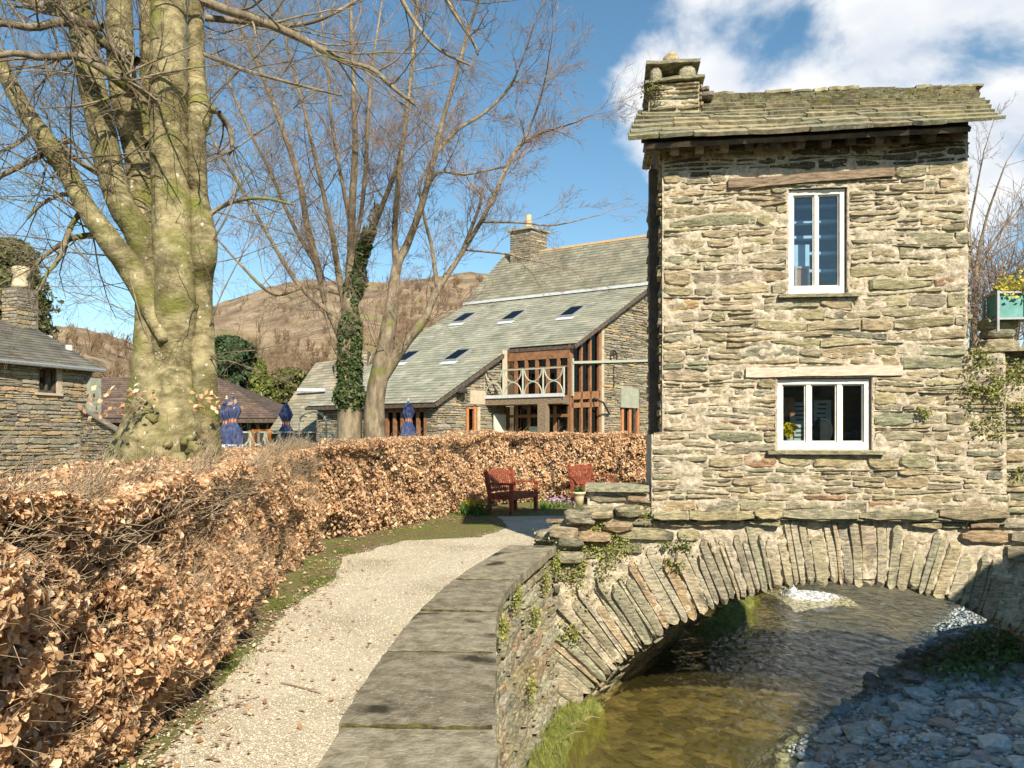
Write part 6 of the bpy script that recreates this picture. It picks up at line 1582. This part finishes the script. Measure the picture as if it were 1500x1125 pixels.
# falling water beyond the arch
def foam_mat():
    m = M['foam']; nt = m.node_tree; N, L = nt.nodes, nt.links; g = N.new('ShaderNodeNewGeometry'); n = N.new('ShaderNodeTexNoise'); n.inputs['Scale'].default_value = 16; n.inputs['Detail'].default_value = 10
    L.new(g.outputs['Position'], n.inputs['Vector']); r = N.new('ShaderNodeMapRange'); r.inputs['From Min'].default_value = .30; r.inputs['From Max'].default_value = .62
    L.new(n.outputs['Fac'], r.inputs['Value']); L.new(r.outputs[0], N['Principled BSDF'].inputs['Alpha'])
foam_mat()
fp = G(1184, 872, WATER); V, Fc = [], []; n, m_ = 46, 26
for i in range(n):
    for j in range(m_):
        fx, fy = i / (n - 1) * 2 - 1, j / (m_ - 1) * 2 - 1; r_ = math.hypot(fx, fy)
        k_ = nz(i * .35, j * .42, 2) + .6 * nz(i * .9, j * 1.1, 7)
        z = .045 * max(0, 1 - r_ ** 2) + .04 * k_ + .30 * math.exp(-((fx + .6) ** 2 / .012 + fy ** 2 / .05)) * (.8 + .8 * nz(i * 1.1, j * 1.1)) - .06 * r_ ** 2
        V.append((fp.x + fx * .72 + .1, fp.y + fy * .8 * (1 - .3 * fx), WATER + z))
for i in range(n - 1):
    for j in range(m_ - 1): Fc.append([i * m_ + j, (i + 1) * m_ + j, (i + 1) * m_ + j + 1, i * m_ + j + 1])
tag(mesh_obj('foaming_splash', V, Fc, M['foam'], None, None, True), 'white foaming splash where water pours in beyond the arch', 'splash')
n = 160; sp_ = np.array([(fp.x - .36 + R.gauss(0, .09), fp.y + R.gauss(0, .12), WATER + abs(R.gauss(.02, .11))) for _ in range(n)])
tag(scatter('water_drops', ICO_V, ICO_F, sp_, rots(n), NP.uniform(.004, .013, n), np.ones((n, 3)), make_mat('spray', (.85, .87, .87), None, 5, .3, 0)), 'spray of white drops thrown up by the splash', 'spray', kind='stuff')

# ================================================================== PATH AND VERGE
def in_poly(x, y, poly):
    c = False; j = len(poly) - 1
    for i in range(len(poly)):
        if (poly[i][1] > y) != (poly[j][1] > y) and x < (poly[j][0] - poly[i][0]) * (y - poly[i][1]) / (poly[j][1] - poly[i][1]) + poly[i][0]: c = not c
        j = i
    return c
rt = random.Random(14); pos = []
while len(pos) < 30000:
    y = 3.2 + 13 * rt.random() ** 1.9; x = rt.uniform(-2.7, 1.5)
    if in_poly(x, y, PATH) or (in_poly(x + .18, y, PATH) and rt.random() < .35): pos.append((x, y, .008))
pos = np.array(pos); n = len(pos); PAL_GR = np.array([(.58, .52, .39), (.48, .42, .30), (.68, .62, .50), (.38, .33, .24), (.54, .46, .34)])
tag(scatter('path_pebbles', pebble_mesh(5, False), ICO_F, pos, upframes(n, .3), np.stack([NP.uniform(.004, .010, n), NP.uniform(.004, .009, n), NP.uniform(.002, .005, n)], 1), PAL_GR[NP.integers(0, 5, n)] * NP.uniform(.8, 1.15, (n, 1)), M['pebble']), 'loose cream gravel covering the footpath', 'gravel', kind='stuff')
pts = []
LAWN = [(-2.7, 11.3), (-1.7, 12.6), (-.5, 13.0), (-.1, 14.3), (-.35, 16.2), (1.8, 17), (3.5, 17.2), (3.5, 19.5), (1.0, 18.6), (-.6, 17.2), (-1.5, 15.4), (-2.3, 13.4)]
while len(pts) < 15000:
    x, y = rt.uniform(-2.8, 3.6), rt.uniform(11, 19.6)
    if in_poly(x, y, LAWN): pts.append((x, y, .0))
plant_patch('mossy_lawn', 'yellow green moss and short grass between hedge and path', 'grass', pts, .035, [(.20, .21, .035), (.25, .24, .045), (.15, .17, .03), (.20, .15, .06)], T=BLADE_T, TF=BLADE_F, mat='grass', kind='stuff')
pts = []
while len(pts) < 7500:
    y = rt.uniform(3.3, 11.5); xe = np.interp(y, [2.5, 3.9, 5.4, 7.3, 9.4, 10.7], [-1.55, -1.75, -1.95, -2.12, -2.05, -2.3]); x = xe - .12 + rt.gauss(0, .10)
    if nz(x * 1.6, y * 1.1, 3) > .02: pts.append((x, y, .004))
plant_patch('verge_grass', 'patchy green grass along the foot of the near hedge', 'grass', pts, .032, [(.14, .19, .035), (.18, .22, .04), (.10, .13, .03)], T=BLADE_T, TF=BLADE_F, mat='grass', kind='stuff')
pos = []
while len(pos) < 1500:
    y = 3 + 14 * rt.random() ** 1.5; xe = np.interp(y, [2.5, 3.9, 5.4, 7.3, 9.4, 10.7, 12.4, 15, 17], [-1.6, -1.78, -1.98, -2.15, -2.3, -2.6, -2.6, -1.4, -.6]); pos.append((xe + rt.gauss(-.05, .22) + (abs(rt.gauss(0, .7)) if rt.random() < .12 else 0), y, .02 + .01 * rt.random()))
n = len(pos); tag(scatter('fallen_leaves', LEAF_T, LEAF_F, np.array(pos), upframes(n, .3), NP.uniform(.03, .06, n), PAL_LEAF[NP.integers(0, 7, n)] * NP.uniform(.5, .95, (n, 1)), M['leaf']), 'fallen brown beech leaves littering the edge of the path', 'leaves', kind='stuff')
for (pp, lab) in (([(300, 1046), (345, 1030), (380, 1020)], 'forked dead twig on the gravel near the hedge'), ([(412, 1000), (445, 1008), (470, 1016)], 'thin dark twig lying in the middle of the path')):
    q = [G(u, v, .015) for u, v in pp]; t_ = Tw(); t_.add(q, .007, .003, 5); t_.add([q[1], q[1] + Vector((.10, -.06, .01))], .004, .002, 4); tag(t_.build('fallen_twig', M['twig'], None), lab, 'twig')

# ================================================================== BENCHES, POTS, FLOWERS, SIGN
def bench(loc, rot, label):
    e = empty('garden_bench', loc, label, 'bench', 'red garden benches'); e.rotation_euler = (0, 0, rot)
    def part(name, fn):
        m = MB(); fn(m); o = mesh_obj(name, m.v, m.f, M['redwood'], None, m.c); o.parent = e; return o
    W = .58
    for sx in (-1, 1):
        part('leg', lambda m: m.bar((sx * W, -.27, 0), (sx * W, -.27, .64), .07, .07)); part('leg', lambda m: (m.bar((sx * W, .24, 0), (sx * W, .26, .45), .07, .07), m.bar((sx * W, .26, .44), (sx * W, .36, .96), .07, .07)))
        part('armrest', lambda m: m.box((sx * W, -.01, .655), (.05, .33, .02)))
        part('side_rail', lambda m: m.box((sx * W, -.01, .37), (.025, .25, .045)))
    part('front_rail', lambda m: m.box((0, -.27, .37), (W - .035, .022, .05)))
    for k in range(6): part('seat_slat', lambda m: m.box((0, -.26 + k * .098, .43), (W - .02 if 0 < k < 5 else W - .045, .038, .014)))
    def crest(m):
        n = 12
        for k in range(n):
            x0, x1 = -W + .04 + (2 * W - .08) * k / n, -W + .04 + (2 * W - .08) * (k + 1) / n; h0, h1 = (.90 + .045 * math.sin(math.pi * q / n) for q in (k, k + 1))
            m.hexa([(x0, .325, .82), (x1, .325, .82), (x1, .355, h1), (x0, .355, h0)], [(x0, .36, .82), (x1, .36, .82), (x1, .39, h1), (x0, .39, h0)])
    part('top_rail', crest); part('lower_rail', lambda m: m.box((0, .275, .51), (W - .035, .018, .035)))
    for k in range(11):
        x = -W + .11 + (2 * W - .22) * k / 10; part('back_slat', lambda m: m.bar((x, .28, .53), (x, .345, .84), .045, .016, up=(0, 1, 0)))
    return e
bench(Vector((.02, 17.1, 0)), rad(62), 'red slatted garden bench beside the daffodils at the hedge corner')
bench(Vector((2.02, 19.7, 0)), rad(58), 'red slatted garden bench behind the pale flowerpot')
pt = empty('flower_pot', P(848, 739, 18.9), 'pale clay flowerpot standing by the right hand bench', 'pot'); pc = Vector(((848 - CX) / F * 18.9, 18.9, 0))
m = MB(); m.lathe(pc, [(.10, 0), (.125, .2), (.14, .27), (.165, .275), (.165, .33), (.14, .33), (.13, .27)], 18); m.build('pot', M['pot'], pt, True)
pts = [pc + Vector((rt.gauss(0, .06), rt.gauss(0, .06), .33 + abs(rt.gauss(0, .05)))) for _ in range(160)]
o = plant_patch('leaves', None, None, pts, .07, GREENS, pt)
def flowers(name, label, c, w_, nb, nf, hb, bcol, fcol, fs):
    e = empty(name, c, label, 'flowers'); pts = [c + Vector((rt.gauss(0, w_), rt.gauss(0, w_ * .6), 0)) for _ in range(nb)]
    plant_patch('leaves', None, None, pts, hb, bcol, e, BLADE_T, BLADE_F, 'grass')
    fp_ = []
    if not nf: return
    for _ in range(nf):
        q = c + Vector((rt.gauss(0, w_ * .9), rt.gauss(0, w_ * .6), hb * rt.uniform(.7, 1.05)))
        fp_ += [q + Vector((rt.gauss(0, fs * .5), rt.gauss(0, fs * .5), rt.gauss(0, fs * .8))) for _ in range(9)]
    plant_patch('petals', None, None, fp_, fs * 1.3, fcol, e, mat='petal', kind='stuff')
flowers('daffodil_clump', 'clump of yellow daffodils at the foot of the hedge by the left bench', Vector((-.80, 16.5, 0)), .14, 240, 26, .30, [(.07, .14, .03), (.09, .17, .04)], [(.72, .52, .02), (.80, .62, .05)], .035)
flowers('pink_hyacinths', 'pink and lilac hyacinths flowering between the two benches', Vector((.98, 18.4, 0)), .22, 90, 14, .22, [(.12, .22, .05), (.16, .27, .06)], [(.70, .45, .55), (.62, .42, .60), (.76, .58, .62)], .05)
flowers('lilac_crocuses', 'small lilac crocuses low in the bed left of the flowerpot', Vector((1.35, 18.3, 0)), .14, 60, 9, .12, [(.10, .18, .05)], [(.50, .30, .46), (.66, .46, .56)], .03)
flowers('green_shoots', 'bright green shoots beside the right leg of the left bench', Vector((.72, 17.9, 0)), .09, 70, 0, .16, [(.20, .34, .06), (.24, .38, .08)], [(.3, .4, .1)], .02)
sg = empty('low_sign', Vector((.66, 10.3, 0)), 'small low brown topped notice stand behind the end of the coping', 'sign')
sc_ = P(816, 765, 10.2); m = MB(); m.box(sc_ + EZ * .02, (.14, .03, .022)); m.build('board', M['oldwood'], sg)
m = MB(); m.box(sc_ + Vector((.05, .02, -.13)), (.075, .012, .12)); m.build('panel', M['panel'], sg)
m = MB(); m.bar(Vector((sc_.x - .04, sc_.y + .02, 0)), sc_ + Vector((-.04, .02, 0)), .035); m.build('post', M['oldwood'], sg)
st_ = empty('stone_pile', Vector((.42, 10.0, 0)), 'low mossy stack of flat stones at the end of the coping', 'stones')
for k, z_ in enumerate((.06, .16, .25, .33, .40)):
    W = [Vector((.44 + rt.gauss(0, .03), 10.0, z_)) + Vector((p[0] * rt.uniform(.15, .155), p[1] * .14, p[2] * .058)) for p in np.sign(ICO2_V) * np.abs(ICO2_V) ** .6 * (1 + .15 * np.array([nz(*(q * 2 + k * 5)) for q in ICO2_V])[:, None])]
    mesh_obj('stone', W, [list(f) for f in ICO2_F], M['stone'], st_, [pick(PAL_B)] * len(W))
# small plants rooted in the walls
def wall_plant(u, v, r_px, n, label, off=BO, cols=GREENS + [(.20, .22, .05)], size=.035, fn=None):
    s_, z_ = hs(u, v, off); c = fn or (lambda a, d, b_: hw(s_ + a, off - d, z_ + b_)); r_ = r_px / F * 9; pts = []
    while len(pts) < n:
        a, b_ = rt.gauss(0, .5), rt.gauss(0, .38)
        if nz(a * 2.5 + u, b_ * 2.5) > -.15: pts.append(c(a * r_, .04 + abs(rt.gauss(0, .03)), b_ * r_))
    e = empty('wall_plant', c(0, .03, 0), label, 'plant', 'plants rooted in the walls'); plant_patch('leaves', None, None, pts, size, cols, e)
YG = [(.29, .33, .075), (.38, .38, .10), (.22, .26, .06), (.40, .36, .14)]
for (u, v, r_, n, lab) in ((855, 822, 62, 900, 'wide patch of yellow green creeper on the bridge left of the arch'), (900, 800, 34, 330, 'creeper tuft above the large creeper patch on the bridge'), (888, 775, 26, 220, 'small green plant on the stepped stones left of the house'), (944, 752, 20, 260, 'leafy green plant tucked beside the house corner'),
        (1000, 798, 16, 130, 'green fern just under the ledge at the left end of the arch'), (987, 827, 15, 120, 'tiny fern among the upper arch stones'), (835, 925, 26, 200, 'trailing plant low on the bridge beside the parapet'), (975, 798, 8, 60, 'sprig below the house corner')):
    wall_plant(u, v, r_, n, lab, BO, YG if r_ > 24 else GREENS + YG)
for (u, v, r_, n, lab) in ((1446, 567, 40, 620, 'largest green fern patch on the wall right of the lower window'), (1432, 523, 20, 180, 'fern tuft at the step in the wall top right of the house'), (1350, 607, 10, 90, 'small isolated fern right of the lower window'), (1452, 622, 34, 200, 'thin row of ferns low on the right of the house wall')):
    wall_plant(u, v, r_, n, lab, 0.0, YG)
for (u, v, r_, n, lab) in ((1483, 545, 26, 220, 'fern clump on the garden wall below the teal planter'), (1490, 600, 22, 150, 'fern hanging on the garden wall at the right edge'), (1488, 690, 14, 80, 'small fern low on the garden wall')):
    wall_plant(u, v, r_, n, lab, .1, YG)
for (s_f, z_, r_, lab) in ((.985, .20, 16, 'grass tuft under the far end of the coping'), (.93, .12, 22, 'grassy tuft high on the river face of the parapet'), (.87, -.1, 18, 'fern on the river face of the parapet wall'), (.80, .25, 20, 'brown green weed sprouting below the middle coping slab'), (.72, .18, 16, 'weed under the nearer coping slab'), (.84, -.7, 24, 'moss tuft low on the river face of the parapet')):
    fn = (lambda a, d, b_, s_f=s_f, z_=z_: fpar(CR.L * s_f + a, d + .03, z_ + b_)); wall_plant(780, 880, r_, 190, lab, BO, YG, .032, fn)
e = empty('chimney_fern', hw(cs0, CO - .03, ct - .12), 'tuft of grey green fern growing from the chimney side', 'plant')
plant_patch('leaves', None, None, [hw(cs0 + .02 + rt.gauss(.03, .07), CO - .06 - abs(rt.gauss(0, .03)), ct - .10 + rt.gauss(0, .05)) for _ in range(260)], .035, [(.15, .16, .05), (.22, .21, .08), (.10, .10, .04)], e)

# ================================================================== TERRACE: PARASOLS, RAILING
M['print'] = make_mat('blue_white_print', (.04, .062, .16), (.72, .72, .74), 13, .8, 0, lo=.49, hi=.53)
def parasol(u, vtop, Y, label, s=1.0, src=[]):
    top = P(u, vtop, Y); e = empty('closed_parasol', Vector((top.x, top.y, 0)), label, 'parasol', 'closed blue parasols on the cafe terrace'); zt_ = top.z
    def fold(prof, name, mat, nfold=8, amp=.22):
        V, Fc = [], []; n = 40
        for r_, z_ in prof:
            for k in range(n):
                a = 2 * math.pi * k / n; q = r_ * s * (1 + amp * math.cos(a * nfold + z_ * 2)) ; V.append((top.x + q * math.cos(a), top.y + q * math.sin(a), zt_ - z_ * s))
        for i in range(len(prof) - 1):
            for k in range(n): Fc.append([i * n + k, i * n + (k + 1) % n, (i + 1) * n + (k + 1) % n, (i + 1) * n + k])
        return mesh_obj(name, V, Fc, M[mat], e, None, True)
    fold([(.01, .08), (.07, .16), (.15, .34), (.19, .46), (.13, .60), (.09, .70), (.12, .80), (.21, .98), (.24, 1.2), (.235, 1.34)], 'canopy', 'blue'); fold([(.235, 1.34), (.24, 1.5), (.22, 1.66), (.20, 1.72)], 'printed_hem', 'print')
    m = MB(); m.tube([(top.x, top.y, zt_ - .66 * s), (top.x, top.y, zt_ - .76 * s)], .105 * s, 12); m.build('strap', M['orange'], e)
    m = MB(); m.lathe((top.x, top.y, zt_ - .09 * s), [(.02, 0), (.05, .03), (.02, .06), (.035, .09), (.005, .12)], 10); m.build('finial', M['palewood'], e)
    m = MB(); m.tube([(top.x, top.y, 0), (top.x, top.y, zt_ - .1)], .025, 8); m.build('pole', M['oldwood'], e)
parasol(332, 581, 21.5, 'left one of the two closed blue parasols nearest the beech trunk'); parasol(341, 577, 20.8, 'taller right one of the two closed blue parasols nearest the beech')
parasol(419, 586, 24, 'closed blue parasol standing alone before the slate wing'); parasol(551, 590, 27, 'closed blue parasol half hidden behind the forked tree'); parasol(598, 584, 26, 'closed blue parasol in front of the terrace doors')
rl = empty('terrace_railing', P(400, 660, 23.5).xy.to_3d(), 'pale metal terrace railing of arcs behind the near hedge', 'railing')
a, c = P(300, 633, 22.5), P(490, 633, 24.5); d = (c - a); n = 9
m = MB(); m.bar(a, c, .045); m.bar(a - EZ * .75, c - EZ * .75, .045); m.build('rail', M['metal'], rl)
for k in range(n + 1): m = MB(); m.bar(a + d * k / n, a + d * k / n - EZ * (a.z + d.z * k / n), .05); m.build('post', M['metal'], rl)
for k in range(n):
    cc_ = a + d * (k + .5) / n; r_ = d.length / n * .46; dn_ = d.normalized()
    for sg_ in (0, 1):
        m = MB(); m.tube([cc_ + dn_ * r_ * math.cos(t) + EZ * ((-.02 - .36 * math.sin(t)) if sg_ else (-.73 + .36 * math.sin(t))) for t in np.linspace(0, math.pi, 12)], .026, 5); m.build('arc', M['metal'], rl)
hp = empty('garden_arch', P(458, 660, 23).xy.to_3d(), 'pale metal hooped garden arch left of the ivy tree', 'arch')
for dy in (0, .5):
    cc_ = P(458, 620, 23 + dy); r_ = .40; m = MB(); m.tube([Vector((cc_.x - r_, cc_.y, 0))] + [cc_ + Vector((-r_ * math.cos(t), 0, .34 * math.sin(t))) for t in np.linspace(0, math.pi, 14)] + [Vector((cc_.x + r_, cc_.y, 0))], .025, 6); m.build('hoop', M['metal'], hp)
for t in np.linspace(.2, math.pi - .2, 7):
    cc_ = P(458, 620, 23); q = cc_ + Vector((-.40 * math.cos(t), 0, .34 * math.sin(t))); m = MB(); m.bar(q, q + Vector((0, .5, 0)), .03); m.build('rung', M['metal'], hp)
of = empty('orange_frame', P(383, 660, 24.2).xy.to_3d(), 'bright orange painted frame on the terrace', 'frame')
for (u0, v0, u1, v1) in ((371, 632, 371, 668), (395, 632, 395, 668), (369, 631, 397, 631)):
    m = MB(); m.bar(P(u0, v0, 24.2), P(u1, v1, 24.2), .09, .06, up=(0, 1, 0)); m.build('bar', M['orange'], of)
